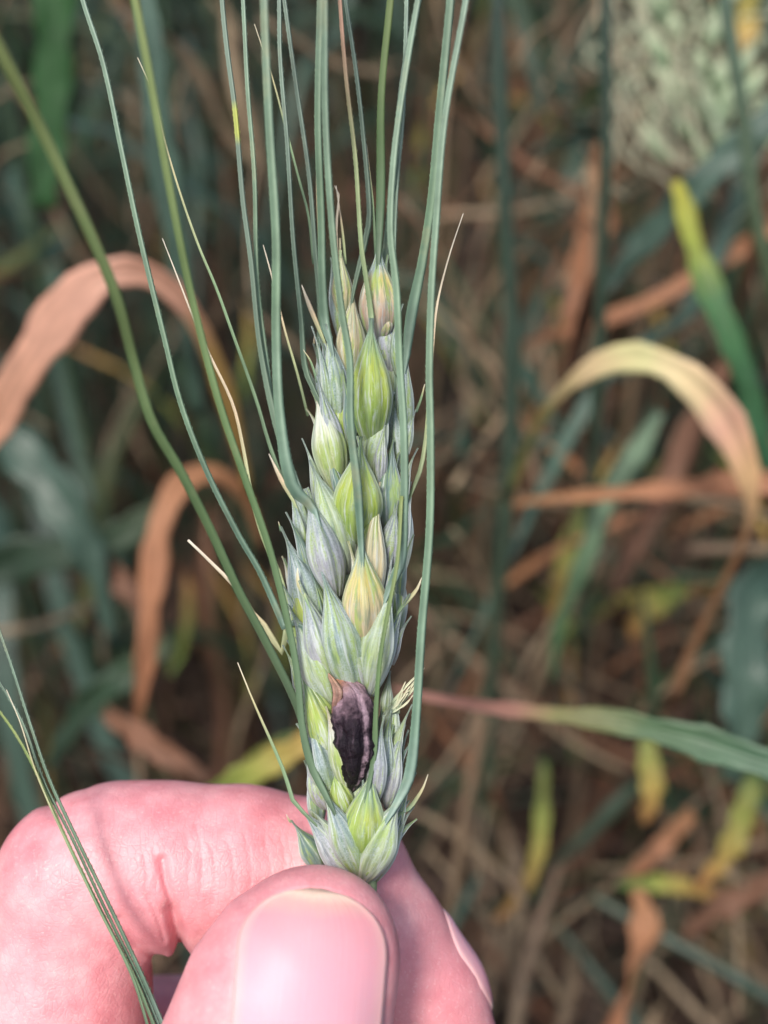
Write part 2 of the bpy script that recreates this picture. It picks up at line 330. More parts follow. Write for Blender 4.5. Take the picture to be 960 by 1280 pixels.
def ergot_mat():
    m, t = newmat('ergot'); uv = N(t, 'ShaderNodeUVMap').outputs[0]; sx = N(t, 'ShaderNodeSeparateXYZ'); t.links.new(uv, sx.inputs[0])
    u, v = sx.outputs[0], sx.outputs[1]; tc = N(t, 'ShaderNodeTexCoord').outputs['Object']
    n = noise(t, tc, 420, 5, 0.65); n2 = noise(t, tc, 1900, 4, 0.7); ns = noise(t, vmul(t, uv, (16, 3, 1)), 1.0, 4, 0.65)
    vv = math_(t, 'ADD', v, math_(t, 'MULTIPLY', math_(t, 'SUBTRACT', n, 0.5), 0.35))
    col = ramp(t, vv, [(0.0, (0.010, 0.007, 0.009)), (0.50, (0.010, 0.006, 0.011)), (0.66, (0.022, 0.012, 0.020)), (0.755, (0.20, 0.13, 0.16)), (0.82, (0.33, 0.22, 0.25)), (0.90, (0.28, 0.15, 0.13)), (0.95, (0.45, 0.22, 0.13)), (1, (0.45, 0.20, 0.10))])
    # mauve streaks where the skin has worn
    st = ramp(t, ns, [(0.54, 0), (0.62, 1)])
    right = ramp(t, u, [(0.875, 0), (0.89, 1), (0.91, 1), (0.93, 0)])
    col = mix(t, math_(t, 'MULTIPLY', right, math_(t, 'MULTIPLY', ramp(t, n, [(0.42, 0), (0.52, 1)]), 0.85)), col, (0.30, 0.21, 0.25))
    col = mix(t, math_(t, 'MULTIPLY', st, 0.18), col, (0.26, 0.18, 0.23))
    col = mix(t, 0.7, col, ramp(t, n2, [(0.3, 0.45), (0.7, 1.5)]), 'MULTIPLY')
    surface(t, col, 0.5, 0, math_(t, 'ADD', ns, math_(t, 'MULTIPLY', n2, 0.8)), 1.0, 0.0004, spec=0.22)
    return m
M['ergot'] = ergot_mat()
def litter_mat():
    m, t = newmat('straw_litter'); tc = N(t, 'ShaderNodeTexCoord').outputs['Object']
    n = noise(t, tc, 22, 2, 0.5); n2 = noise(t, tc, 160, 4, 0.6)
    col = ramp(t, n, [(0.3, (0.022, 0.015, 0.011)), (0.45, (0.045, 0.027, 0.018)), (0.6, (0.085, 0.05, 0.032)), (0.7, (0.035, 0.026, 0.018))])
    col = mix(t, 0.6, col, ramp(t, n2, [(0.3, 0.5), (0.7, 1.5)]), 'MULTIPLY')
    surface(t, col, 0.7, 0.1, n2, 0.5, 0.0005)
    return m
M['leaf_litter'] = litter_mat()

# ------------------------------------------------------------------ the ground
def ground():
    mb = MB(); n = 150; rows = []; uvs = []
    def sp(a, lo, hi):                       # fine near the camera, coarse to the horizon
        return a
    xs = [math.copysign(abs(t)**3.2, t)*60 for t in np.linspace(-1, 1, n)]
    ys = [0.9+math.copysign(abs(t)**3.2, t)*60 for t in np.linspace(-1, 1, n)]
    from mathutils import noise as mn
    for y in ys:
        row = []
        for x in xs:
            r = math.hypot(x, y-0.9); a = 0.02 if r < 6 else 0.02*6/r
            z = (mn.noise(Vector((x*7, y*7, 0)))*0.6+mn.noise(Vector((x*23, y*23, 3)))*0.3)*a
            row.append((x, y, z))
        rows.append(row); uvs.append([(0, 0)]*n)
    mb.grid(rows, uvs)
    o = mb.build('ground', M['soil'], None, world=True); tag(o, 'dark brown bare soil under the wheat', kind='structure')
ground()

# ------------------------------------------------------------------ the wheat ear in the hand
ear = empty('wheat_ear', W(P(460, 1112, 119)))
tag(ear, 'sharp bluish green bearded wheat ear pinched by the hand, a dark purple ergot in it', 'wheat ear')

SHELL = {}
def shell(name, base, tip, wpx, mat, roll=0.0, bulge=2.0, cup=0.85, full=0.42, curve=0.0, parent=None, tw=0.03, keel=0.20, extra=None, blunt=0.92, inner=True):
    """base, tip: (px, py, mm). wpx: widest width in photo pixels. roll (deg) turns the back of the shell sideways."""
    b = P(*base); t = P(*tip); ax = (t-b); L = ax.length; T = ax.normalized()
    W_ = wpx*1.08*K*0.5*(base[2]+tip[2])
    S0 = T.cross(VIEW).normalized(); N0 = S0.cross(T).normalized()
    q = Matrix.Rotation(math.radians(roll), 3, T); S = q @ S0; Nn = q @ N0
    nu, nv = 25, 28; rows = []; uvs = []
    ph = R.uniform(0, 6); kc = 0.5+R.uniform(-.07, .07); bl_ = blunt*R.uniform(0.95, 1.35); rp_ = R.uniform(0, 6)
    for i in range(nv):
        v = i/(nv-1)
        e = v**(math.log(0.5)/math.log(full))
        if v < full: wv = (0.22+0.78*math.sin(0.5*PI*v/full)**0.9)
        else: x = (v-full)/(1-full); wv = max(tw, (0.5+0.5*math.cos(PI*x))**bl_*(1-0.12*x))
        hw = 0.5*W_*wv
        cpt = b + ax*v + Nn*(bulge*math.sin(PI*min(1, v*0.9+0.05))**0.9) + S*(curve*W_*math.sin(PI*v))
        A = math.radians(92)
        row = []; fr_ = 0.05*math.sin(i*1.9+ph)*v*v
        for j in range(nu):
            u = j/(nu-1); a = (u-0.5)*2*A*(1+fr_)
            k = 1+keel*max(0, 1-abs(u-kc)*7)
            rip = 1+0.012*math.sin(u*31+rp_+1.2*math.sin(v*3+ph))+0.035*math.sin(v*6+ph+u*4)
            off = 0.05*W_*math.sin(v*5+ph)*abs(u-0.5)**2*4*(1-v)
            row.append(cpt + S*(hw*math.sin(a)/math.sin(A)*rip) + Nn*(hw*cup*((0.55*math.cos(a)+0.50*max(0, 1-abs(u-kc)*2.1)**0.9)*k*rip)+off - 0.25*hw))
        rows.append(row); uvs.append([(j/(nu-1), v) for j in range(nu)])
    mb = MB(); mb.grid(rows, uvs)
    o = mb.build(name, M[mat], parent or ear); SHELL[o.name] = [rows[int(v*(nv-1))][nu//2] for v in (0.55, 0.72, 0.86)]
    if name == 'lemma' and inner and wpx >= 26:
        sg = 1 if R.random() < 0.5 else -1; dx = sg*wpx*R.uniform(0.20, 0.34)
        shell('palea', (base[0]+dx*0.4, base[1]-4, base[2]+0.7), (tip[0]+dx*1.0+R.uniform(-2, 2), tip[1]+R.uniform(16, 40), tip[2]+0.9), wpx*R.uniform(0.55, 0.75), R.choice(('green', 'pale', 'yellowgreen', 'teal', 'lilac')), roll+sg*18, bulge*0.9, inner=False)
    s = o.modifiers.new('thickness', 'SOLIDIFY'); s.thickness = 0.00016; s.offset = 0
    if extra: o['label'] = extra
    return o

def awn(pts, w0, w1, mat, parent, n=None, barbs=True, label=None, name='awn', flare=0.9):
    """pts (px, py, mm) from root to tip; widths in photo pixels"""
    n = n or max(14, min(90, int(sum(math.dist(a[:2], b[:2]) for a, b in zip(pts, pts[1:]))/14)))
    keelpts = []
    if w0 >= 6 and parent.name in SHELL:      # the awn grows out of the keel of its hull
        for q, wf, zo in zip(SHELL[parent.name], (0.05, 0.42, 0.85), (0.30, 0.05, -0.08)):
            keelpts.append((q.x/(K*q.z)+480, 640-q.y/(K*q.z), q.z+zo, w0*wf))
        last = keelpts[-1]; pts = [p for i, p in enumerate(pts) if math.dist(p[:2], last[:2]) > 14 or i > 1]
        if math.dist(pts[0][:2], keelpts[0][:2]) < math.dist(pts[0][:2], keelpts[2][:2]): pts = pts[1:]
    tot = sum(math.dist(a[:2], b[:2]) for a, b in zip(pts, pts[1:])); run = 0; rows4 = list(keelpts)
    for i, p in enumerate(pts):
        if i: run += math.dist(p[:2], pts[i-1][:2])
        v = run/tot; wd = w1+(w0-w1)*((1-v**1.6) if w1 < 1.5 else (1-v))
        if keelpts: wd *= 1+0.25*math.exp(-run/40)
        rows4.append((p[0], p[1], p[2], wd))
    for i in range(len(keelpts)+1, len(rows4)-1): q = rows4[i]; rows4[i] = (q[0]+R.uniform(-1.6, 1.6), q[1], q[2], q[3])
    sm = catmull(rows4, n); ps = [P(*p[:3]) for p in sm]; rs = [0.43*max(0.4, p[3])*K*p[2] for p in sm]
    mb = MB(); tube(mb, ps, rs, 12, 0.7, 0.30)
    if barbs:
        T = tangents(ps)
        for i in range(1, n-1):
            seg = (ps[i+1]-ps[i]).length; k = max(1, int(seg/0.55))
            for q in range(k):
                f = (q+R.random()*0.5)/k; p = ps[i].lerp(ps[i+1], f); r = rs[i]
                S = T[i].cross(VIEW).normalized()
                for sg in (-1, 1):
                    a = p+S*(sg*r*0.85); h = (0.04+0.07*R.random())*(R.random() < 0.8)
                    tipp = a+S*(sg*h)+T[i]*0.30
                    mb.face([a-T[i]*0.1+VIEW*0.05, a+T[i]*0.12, tipp], (0.2, (i+f)/(n-1))); mb.face([a-T[i]*0.1-VIEW*0.05, a+T[i]*0.12, tipp], (0.2, (i+f)/(n-1)))
    o = mb.build(name, M[mat], parent)
    if label: o['label'] = label
    return o

# rachis: the stalk of the ear, from between thumb and finger up to the top spikelet
mb = MB()
rp = catmull([(452, 1290, 119.5, 13), (455, 1200, 119.3, 13), (463, 1130, 119, 15), (460, 1105, 119, 22), (455, 1070, 121.5, 26), (448, 950, 123, 26), (435, 800, 123, 26), (440, 650, 123, 22), (448, 500, 123, 18), (455, 400, 122, 12)], 50)
tube(mb, [P(*p[:3]) for p in rp], [0.5*p[3]*K*p[2]*(1+0.12*math.sin(i*1.3)) for i, p in enumerate(rp)], 14, 0.8)
mb.build('rachis', M['rachis'], ear)

D = 120.0
# ---- top of the ear
awn([(425,392,121),(423,350,120.5),(420,290,120),(424,235,119.6),(418,232,119.5)], 7, 1, 'awn_cream', shell('glume', (430,400,121.5), (425,298,120.5), 24, 'cream', 5, 0.6, blunt=1.3, full=0.35), barbs=False)
shell('glume', (425,425,122.5), (413,322,121.5), 20, 'blue', -30, 0.6)
s = shell('lemma', (438,478,121), (443,350,119.8), 34, 'cream', 8, 1.0, blunt=1.25, full=0.36)
awn([(444,356,119.8),(457,300,119.5),(462,270,119.5),(455,180,119),(445,90,118),(432,0,117),(420,-120,116)], 8, 6, 'awn_blue', s)
s = shell('lemma', (474,432,121), (474,296,118.6), 46, 'bluegold', 4, 1.4, full=0.36, tw=0.12, blunt=1.15)
awn([(473,320,118.6),(476,240,117),(478,120,114),(488,0,111),(498,-120,108)], 12, 12, 'awn_olive', s, label='thick yellowish green awn')
shell('palea', (487,470,121.5), (481,385,120), 30, 'lilac', 30, 0.8)
shell('glume', (478,425,120), (483,378,119), 22, 'bluegold', 20, 0.6)
s = shell('lemma', (492,500,122), (480,330,121), 24, 'pale', 30, 0.8)
awn([(480,335,121),(485,270,120.5),(494,190,119),(505,90,118),(525,0,117),(545,-110,115)], 9, 8, 'awn_blue', s)
s = shell('lemma', (426,545,120.5), (407,405,118.8), 34, 'blue', -12, 1.6)
awn([(407,410,118.8),(402,350,117.5),(401,280,116),(398,150,113),(402,0,110),(404,-130,107)], 13, 11, 'awn', s)
s = shell('glume', (415,500,121.5), (399,412,120.5), 15, 'blue', -35, 0.7)
awn([(400,418,120.5),(388,385,120.3),(377,356,120)], 6, 1, 'awn_cream', s, barbs=False)
s = shell('glume', (404,500,122), (395,436,121.5), 16, 'pale', -30, 0.5); 
awn([(395,438,121.5),(394,430,121.4),(393,420,121.3)], 4, 1, 'awn_cream', s, barbs=False)
s = shell('lemma', (508,560,121.5), (511,428,119.5), 22, 'blue', 22, 1.2)
awn([(510,440,119.5),(514,395,118.8),(526,330,117.5),(540,250,115.5),(551,140,113),(562,0,109),(572,-130,106)], 15, 13, 'awn', s)
s = shell('lemma', (500,590,122), (497,470,121), 26, 'blue', 18, 1.0)
awn([(497,475,121),(494,420,121),(492,360,121),(496,240,120.5),(505,140,120),(507,0,119),(508,-120,118)], 8, 7, 'awn_blue', s)
s = shell('glume', (510,568,121), (521,512,119.8), 15, 'blue', 45, 0.7)
awn([(520,515,119.8),(526,500,119.6),(531,480,119.5)], 5, 1, 'awn_tip', s, barbs=False)
shell('lemma', (434,575,121), (416,470,119.6), 34, 'green', -18, 1.3)
s = shell('lemma', (465,560,119.6), (465,398,117.2), 50, 'green', 6, 2.3, full=0.40, tw=0.08, extra='plump bright green hull', blunt=0.68)
awn([(465,405,117.2),(461,360,116.3),(453,307,115.4),(443,200,115),(433,100,114),(425,0,113),(420,-110,112)], 8, 6, 'awn_brown', s, label='awn turning brown upwards')
shell('lemma', (463,600,120.4), (494,490,118.4), 30, 'pale', 28, 1.4)
shell('glume', (452,560,119.4), (490,503,117.8), 15, 'blue', 20, 0.8)
# ---- second tier
s = shell('lemma', (420,617,119.4), (389,480,118.2), 40, 'yellowgreen', -22, 1.8)
awn([(389,490,118.2),(382,462,117.8),(376,400,117.2),(366,300,116.5),(358,180,115.5),(350,70,115),(348,0,114.5),(345,-110,114)], 8, 7, 'awn_blue', s)
s = shell('lemma', (427,598,119), (396,470,117.6), 26, 'lilac', -6, 1.2)
awn([(397,478,117.6),(388,452,117.4),(379,437,117.2)], 5, 1, 'awn_tip', s, barbs=False)
s = shell('lemma', (416,560,122.5), (391,430,121.5), 26, 'blue', -30, 0.9)
awn([(393,440,121.5),(401,395,121),(396,320,120.5),(385,220,120),(370,100,119.5),(355,0,119),(340,-110,118)], 8, 7, 'awn_blue', s)
shell('lemma', (487,672,121), (493,548,119.4), 36, 'teal', 20, 1.5)
shell('lemma', (452,668,119.4), (446,545,118), 34, 'pale', -10, 1.6, curve=-0.12)
s = shell('lemma', (445,682,119), (452,545,116.6), 56, 'green', 2, 2.5, full=0.42, extra='plump bright green hull', blunt=0.68)
shell('glume', (505,712,120.8), (515,602,119.2), 26, 'blue', 36, 1.0)
s = shell('glume', (505,700,120), (519,606,118.8), 18, 'lilac', 45, 0.8)
awn([(518,612,118.8),(526,585,118.7),(532,545,118.6),(535,500,118.5),(541,440,118.3),(547,380,118),(560,320,117.8),(579,267,117.5)], 6, 1.2, 'awn_cream', s, label='thin cream coloured awn bending to the right', barbs=False)
shell('glume', (485,718,119.6), (499,625,118), 26, 'lilac', 20, 1.2)
s = shell('glume', (380,700,121), (361,615,120), 18, 'blue', -35, 0.9)
awn([(362,618,120),(352,600,120),(336,567,120)], 6, 1, 'awn_cream', s, barbs=False)
s = shell('lemma', (388,690,121.8), (362,590,120.8), 24, 'blue', -28, 0.8)
awn([(362,598,120.8),(345,530,120.4),(325,430,120),(315,330,119.4),(305,250,119),(294,140,118),(285,60,117.5),(278,0,117),(270,-110,116)], 9, 8, 'awn_yellowband', s, label='grey green awn with a short yellow band')
s = shell('lemma', (395,690,122.6), (366,590,121.6), 24, 'teal', -28, 0.8)
awn([(366,596,121.6),(345,530,121.4),(333,450,121),(322,350,120.6),(318,220,120.2),(310,110,119.6),(303,0,119),(297,-110,118)], 8, 7, 'awn', s)
awn([(360,612,121),(340,560,120.6),(320,500,120.4),(291,420,120),(270,360,119.8),(250,310,119.5),(228,250,119),(208,180,118.6),(190,115,118.2),(172,72,118)], 6, 1.2, 'awn_tip', s, label='long thin awn with a cream tip', barbs=False)
# thin pale awns of the middle
for pts, m_ in (([(392,330,121),(385,270,120.5),(372,220,120.3),(356,150,120),(340,100,120),(318,30,119.6)], 'awn_tip'),
                ([(399,360,121),(398,300,121),(396,230,121),(398,162,120.8)], 'awn_cream'),
                ([(385,520,121.5),(372,470,121),(356,410,120.5),(340,350,120.2),(329,306,120)], 'awn_cream'),
                ([(432,330,121.5),(428,290,121),(420,232,120.6)], 'awn_cream'),
                ([(470,330,120.5),(466,250,120),(458,180,119.8)], 'awn_tip')):
    awn(pts, 4.5, 1.2, m_, ear, barbs=False)
shell('lemma', (435,716,119.2), (386,575,117.4), 46, 'pale', -14, 2.1, full=0.45)
shell('palea', (437,705,118.8), (398,600,117.2), 22, 'green', 10, 1.0)
s = shell('lemma', (420,748,117.6), (380,610,115), 42, 'lilac', -16, 1.7, tw=0.2)
s['label'] = 'grey lilac hull with its awn crossing in front'
awn([(384,645,113.4),(366,609,112.4),(349,520,111.8),(345,420,111.5),(345,300,109.5),(338,150,107),(332,0,104),(330,-130,101)], 17, 13, 'awn', s)
# ---- third tier
shell('lemma', (492,800,121), (502,680,119.2), 36, 'teal', 25, 1.5)
s = shell('lemma', (462,768,118.6), (476,602,116.6), 36, 'cream', 12, 1.9, full=0.40)
s['label'] = 'cream and pink hull, dried out'
s = shell('lemma', (457,812,118.2), (450,655,115), 52, 'gold', -3, 2.5, full=0.40, tw=0.12, extra='yellow hull with a blue green tip')
awn([(451,672,114.6),(447,610,112.2),(440,530,111.3),(437,450,111),(428,388,110.6),(415,280,109.6),(408,140,107.5),(405,0,104.5),(403,-130,102)], 12, 11, 'awn', s)
shell('palea', (456,850,119), (487,742,117.2), 26, 'green', 14, 1.4)
s = shell('lemma', (466,868,118.8), (514,742,117.2), 30, 'blue', 30, 1.6)
awn([(512,748,117.2),(521,736,117),(527,722,117)], 6, 1, 'awn_tip', s, barbs=False)
shell('glume', (450,866,119.4), (480,750,118), 24, 'blue', -5, 1.3)
s = shell('lemma', (462,868,118.0), (498,710,115.2), 42, 'pale', 20, 2.1, full=0.42, tw=0.2)
awn([(495,735,114.8),(500,705,113.8),(506,640,112.6),(504,540,112.2),(500,450,112.2),(495,361,111.4),(489,290,110.8),(492,200,110.3),(502,120,109.8),(516,40,109),(530,-40,108),(545,-120,107)], 14, 9, 'awn', s)
# ---- left side, middle
s = shell('lemma', (398,800,120.8), (350,658,118.4), 42, 'blue', -20, 1.9)
awn([(351,664,118.4),(350,660,118.3),(348,652,118.2)], 4, 1, 'awn_tip', s, barbs=False)
shell('lemma', (392,842,120.4), (354,698,118.4), 34, 'green', -24, 1.6)
s = shell('glume', (372,760,120.6), (352,695,119.6), 12, 'cream', -30, 0.6)
s = shell('lemma', (455,866,118.4), (408,735,116.6), 38, 'lilac', -6, 2.0)
s = shell('lemma', (446,872,118), (397,700,115), 46, 'blue', -10, 2.2, full=0.42)
s = shell('lemma', (416,862,117.8), (373,725,115.8), 36, 'lilac', -14, 1.6)
awn([(374,732,115.8),(373,722,115.6),(372,710,115.5)], 6, 1, 'awn_tip', s, barbs=False)
s = shell('lemma', (418,888,119.4), (358,755,117), 44, 'pale', -20, 2.2)
awn([(357,785,118),(352,775,117.6),(325,715,117),(300,670,116.6),(260,590,116.3),(226,505,116.2),(205,420,116.2),(188,350,116.2),(172,280,116.2),(152,190,116.2),(128,80,116.2),(105,0,116.2),(75,-110,116)], 10, 8, 'awn', s, label='long clear green awn sweeping out to the left')
s = shell('lemma', (398,860,121.6), (352,742,120.4), 28, 'teal', -30, 1.2)
awn([(360,760,120.4),(347,712,120),(335,690,119.8),(322,655,119.5),(312,612,119.2),(305,560,119),(290,505,118.6),(262,440,118.2),(240,392,118),(220,345,118),(203,298,118)], 7, 1.2, 'awn_cream', s, label='cream tipped awn with a brown kink', barbs=False)
awn([(372,845,120.6),(352,815,120.4),(335,785,120.2),(318,768,120),(295,735,119.6),(262,700,119.2),(235,675,119)], 9, 4, 'awn_cream', s, label='broken pale dry awn', barbs=False)
s = shell('lemma', (420,960,119.2), (372,830,117.4), 42, 'green', -16, 2.0)
shell('glume', (404,905,120.5), (358,800,119), 26, 'blue', -30, 1.2)
shell('lemma', (416,948,118.6), (388,872,117.4), 34, 'yellowgreen', -5, 1.4)
# ---- around the ergot
shell('lemma', (415,1000,118.8), (380,885,117.2), 36, 'blue', -16, 1.7)
shell('lemma', (408,1010,119.4), (384,935,117.8), 30, 'lilac', -12, 1.2)
shell('glume', (398,1035,121.5), (379,950,120), 24, 'teal', -40, 1.0)
shell('palea', (482,905,120.8), (488,838,119.6), 14, 'pale', 15, 0.5)
shell('palea', (472,985,121.5), (478,880,120), 34, 'teal', 5, 0.8)
s = shell('lemma', (476,1000,119.6), (490,885,117.4), 30, 'blue', 16, 1.5)
shell('palea', (480,985,118.8), (492,905,117.2), 12, 'green', 14, 0.7)
s = shell('lemma', (484,1010,119.4), (508,905,117.8), 26, 'lilac', 26, 1.3)
s = shell('lemma', (490,1015,120.4), (512,912,119.2), 20, 'blue', 40, 1.0)
shell('glume', (486,930,119.8), (499,868,118.6), 26, 'pale', 30, 0.9)
# dried, torn anthers at the right of the ergot
mb = MB()
for i in range(16):
    a = (492+R.uniform(-6, 6), 885+R.uniform(-8, 8), 117.8+R.uniform(-.6, .8)); tx = 512+R.uniform(-10, 6); ty = 858+R.uniform(-6, 12)
    if i > 11: tx, ty = 528+R.uniform(-6, 4), 838+R.uniform(-8, 8)
    m_ = ((a[0]+tx)/2+R.uniform(-4, 4), (a[1]+ty)/2+R.uniform(-6, 3), 117.2)
    pts = [P(*p) for p in catmull([a, m_, (tx, ty, 117+R.uniform(-.5, .5))], 7)]
    tube(mb, pts, [R.uniform(.10, .26)*(1-.1*k) for k in range(7)], 5, 0.6)
mb.build('dried_anther', M['awn_far'], ear)['label'] = 'shrivelled straw coloured anthers'
# the ergot itself
def ergot():
    # px, py, mm, half width px (left, right)
    ax = catmull([(a, b, c-1.7*min(1, max(0, (1000-b)/60)), e) for a, b, c, e in [(436,992,118.6,2),(438,984,118,7),(441,970,117.4,14),(444,945,116.9,23),(444,915,116.7,27.5),(441,888,116.8,26.5),(437,868,117.2,20),(430,855,117.6,12.5),(424,848,117.9,8.5),(419,842,118.1,3)]], 60)
    nu = 56; rows = []; uvs = []; from mathutils import noise as mn
    ps = [P(*p[:3]) for p in ax]; T = tangents(ps)
    for i, p in enumerate(ax):
        r = p[3]*K*p[2]; S = T[i].cross(VIEW).normalized(); Nn = S.cross(T[i]).normalized(); row = []
        for j in range(nu):
            a = 2*PI*j/nu
            g = 1-0.13*math.exp(-((a-0.55)/0.13)**2)-0.10*math.exp(-((a-2*PI+0.45)/0.16)**2)+0.03*math.sin(5*a+i*0.05)
            q = ps[i]+S*math.sin(a)*r+Nn*math.cos(a)*r
            g += 0.17*mn.noise(q*0.7)+0.09*mn.noise(q*1.9)+0.05*mn.noise(q*5)-0.07*max(0, 0.25-abs(mn.noise(Vector((q.x*2.2, q.y*0.5, q.z*2.2)))))*4*0.5
            row.append(ps[i]+S*(r*g*math.sin(a))+Nn*(r*g*1.02*math.cos(a)))
        rows.append(row); uvs.append([(0, i/59)]*nu)
    mb = MB(); mb.grid(rows, uvs, close=True)
    mb.f.append(tuple(range(len(mb.v)-nu, len(mb.v)))); mb.uv += [(0.5, 1)]*nu
    o = mb.build('ergot', M['ergot'], ear); o['label'] = 'dark purple ergot with a mauve top'
    # brown shred of the old kernel skin on its shoulder
    mb = MB(); rows = []; uvs = []
    for i, (x, y, z, wd) in enumerate(catmull([(417,905,115.6,2),(419,885,114.5,10),(423,865,114.2,15),(416,850,114.8,9),(407,838,115.6,3)], 16)):
        c = P(x, y, z); h = wd*K*z*0.5
        rows.append([c+Vector((h*math.sin(k*0.75), 0, -h*0.55*math.cos(k*0.75)+0.12*math.sin(i*2.1+k))) for k in (-2, -1, 0, 1, 2)]); uvs.append([(k/4, i/15) for k in range(5)])
    mb.grid(rows, uvs); f = mb.build('skin_shred', M['shred'], o); s_ = f.modifiers.new('thickness', 'SOLIDIFY'); s_.thickness = 0.0002
ergot()
shell('lemma', (470,1003,117.4), (481,893,114.6), 26, 'lilac', 24, 1.0, inner=False)
shell('glume', (432,985,117.2), (407,882,114.9), 24, 'yellowgreen', -20, 0.9, inner=False)
# ---- slender sharp glumes along the flanks
for bx, by, tx, ty, wd, rl, mt in ((410,540,388,408,13,-40,'blue'),(398,640,376,548,15,-35,'pale'),(384,728,356,640,14,-35,'teal'),(376,800,346,722,14,-35,'blue'),(378,880,352,806,14,-30,'pale'),(388,950,368,880,13,-35,'teal'),
    (498,470,505,380,13,35,'blue'),(506,640,524,560,14,38,'pale'),(500,760,519,668,15,36,'teal'),(492,830,516,770,14,36,'lilac'),(496,960,517,880,13,38,'pale'),(500,1040,522,965,13,40,'teal'),
    (432,640,404,555,16,-14,'teal'),(476,610,484,520,15,16,'lilac'),(428,760,402,672,16,-12,'blue'),(484,780,492,690,15,18,'lilac'),(440,560,428,462,15,-10,'teal'),(406,790,384,700,15,-16,'teal')):
    s = shell('glume', (bx, by, 119.3), (tx, ty, 117.6), wd, mt, rl, 1.2, inner=False, blunt=1.15, full=0.36)
# ---- lowest spikelet
shell('palea', (445,1022,119.6), (459,962,118.2), 30, 'pale', -8, 1.2)
s = shell('lemma', (435,1030,118.6), (413,952,117.2), 30, 'green', -6, 1.3)
s = shell('lemma', (455,1072,118.4), (466,960,116), 50, 'green', 10, 2.3, full=0.45, extra='plump light green hull above the thumb', blunt=0.68)
shell('glume', (452,1066,117.6), (452,968,116), 34, 'pale', -14, 1.8, full=0.5)
awn([(466,985,115.8),(468,940,114.2),(471,890,113.2),(477,820,112.1),(487,760,111.6),(496,700,111.6),(502,620,112)], 8, 6, 'awn_olive', s)
s = shell('glume', (402,1090,121.8), (363,1025,121), 28, 'teal', -30, 1.0)
awn([(364,1028,121),(361,1024,121),(358,1018,121)], 4, 1, 'awn_cream', s, barbs=False)
s = shell('glume', (452,1103,119.6), (372,1008,118), 42, 'lilac', -22, 1.8)
awn([(376,1018,118.2),(366,1000,118),(358,972,117.8),(340,930,117.6),(318,878,117.3),(297,828,117)], 6, 1.2, 'awn_tip', s, barbs=False, label='thin short awn leaning left over the finger')
shell('lemma', (456,1092,118.6), (418,1002,117), 32, 'pale', -4, 1.6)
s = shell('lemma', (450,1094,118.2), (398,975,115.8), 36, 'blue', -14, 2.0, tw=0.15)
awn([(400,990,116),(390,958,115.6),(377,910,114.8),(371,840,114),(356,760,113),(335,680,111.6),(306,600,110),(276,505,108.2),(245,391,106),(219,273,102),(184,78,97),(165,-20,95),(150,-110,93)], 11, 14, 'awn_olive', s)
awn([(392,960,117),(378,900,116.3),(362,862,115),(330,800,112.5),(298,735,110),(262,660,107.5),(225,590,104.8),(190,525,102.3),(166,450,100),(148,380,96.5),(122,310,94),(88,235,91.5),(50,160,89),(0,62,85),(-50,-30,82)], 12, 22, 'awn_olive', s, label='thick blurred olive awn close to the camera')
shell('glume', (470,1100,120.2), (519,1008,118.6), 28, 'pale', 38, 1.3)
s = shell('lemma', (462,1102,119.6), (513,1000,117.8), 30, 'blue', 30, 1.5)
awn([(512,1010,117.8),(522,995,117.6),(530,985,117.5),(535,968,117.4)], 6, 1, 'awn_tip', s, barbs=False)
s = shell('lemma', (455,1100,118.4), (508,985,115.6), 44, 'pale', 18, 2.1, full=0.48, tw=0.2)
awn([(511,972,115),(520,900,114.6),(528,790,114),(536,660,113.3),(537,540,112.8),(536,470,112.4),(540,370,111.6),(545,280,110.6),(556,150,109),(583,0,107),(600,-110,105)], 15, 10, 'awn', s)
shell('glume', (452,1088,117.6), (492,1010,116), 20, 'blue', 6, 1.0)

# ------------------------------------------------------------------ the awns of another ear at the lower left
bun = empty('awn_bundle', W(P(200, 1300, 112)))
tag(bun, 'thin bundle of green awns hanging in front of the bent index finger, lower left', 'awns')
awn([(212,1300,112),(182,1225,112),(140,1140,112.5),(98,1050,113),(62,975,114),(38,905,115),(15,835,116),(-12,755,117)], 7, 4, 'awn', bun)
awn([(206,1300,112.4),(176,1225,112.4),(134,1140,112.8),(90,1050,113.4),(55,975,114.3),(28,905,115.4),(-8,840,116.5)], 6, 4, 'awn', bun)
awn([(200,1300,112),(170,1225,112),(130,1145,112.5),(86,1052,113),(50,975,114),(20,920,115),(-15,870,116)], 6, 4, 'awn_olive', bun)
awn([(190,1300,111.7),(165,1220,111.9),(122,1135,112.3),(78,1040,113),(45,965,113.5),(25,905,114),(8,862,114.4)], 5, 1.2, 'awn_tip', bun, barbs=False, label='short awn with a white tip')

# ------------------------------------------------------------------ the hand
def PP(px, py, d, rpx): 
    v = P(px, py, d); return np.array(v), rpx*K*d
def chain(pts): return [PP(*p) for p in pts]
FINGERS = dict(
    index=[(10,1640,146,140),(52,1440,132,122),(66,1270,127.5,117),(100,1100,127.5,99),(150,1082,128,98),(210,1085,128.3,101),(300,1086,129,98),(415,1099,129.5,93),(470,1180,129.5,88),(520,1250,129,84),(545,1305,128.5,78)],
    thumb=[(150,1900,124,190),(235,1600,112,155),(300,1430,108,148),(346,1310,108,139),(362,1245,108.2,127),(380,1207,108.6,112),(398,1184,109,97)],
    middle=[(60,1700,162,110),(90,1480,150,98),(130,1320,146,92),(330,1310,148,86),(420,1370,146,80),(430,1450,142,70)],
    ring=[(90,1760,178,104),(110,1540,168,90),(150,1400,165,84),(340,1390,166,78),(400,1460,160,72),(390,1540,154,64)],
    little=[(120,1800,192,92),(130,1600,184,78),(170,1480,182,72),(320,1480,182,66),(360,1540,176,60)],
)
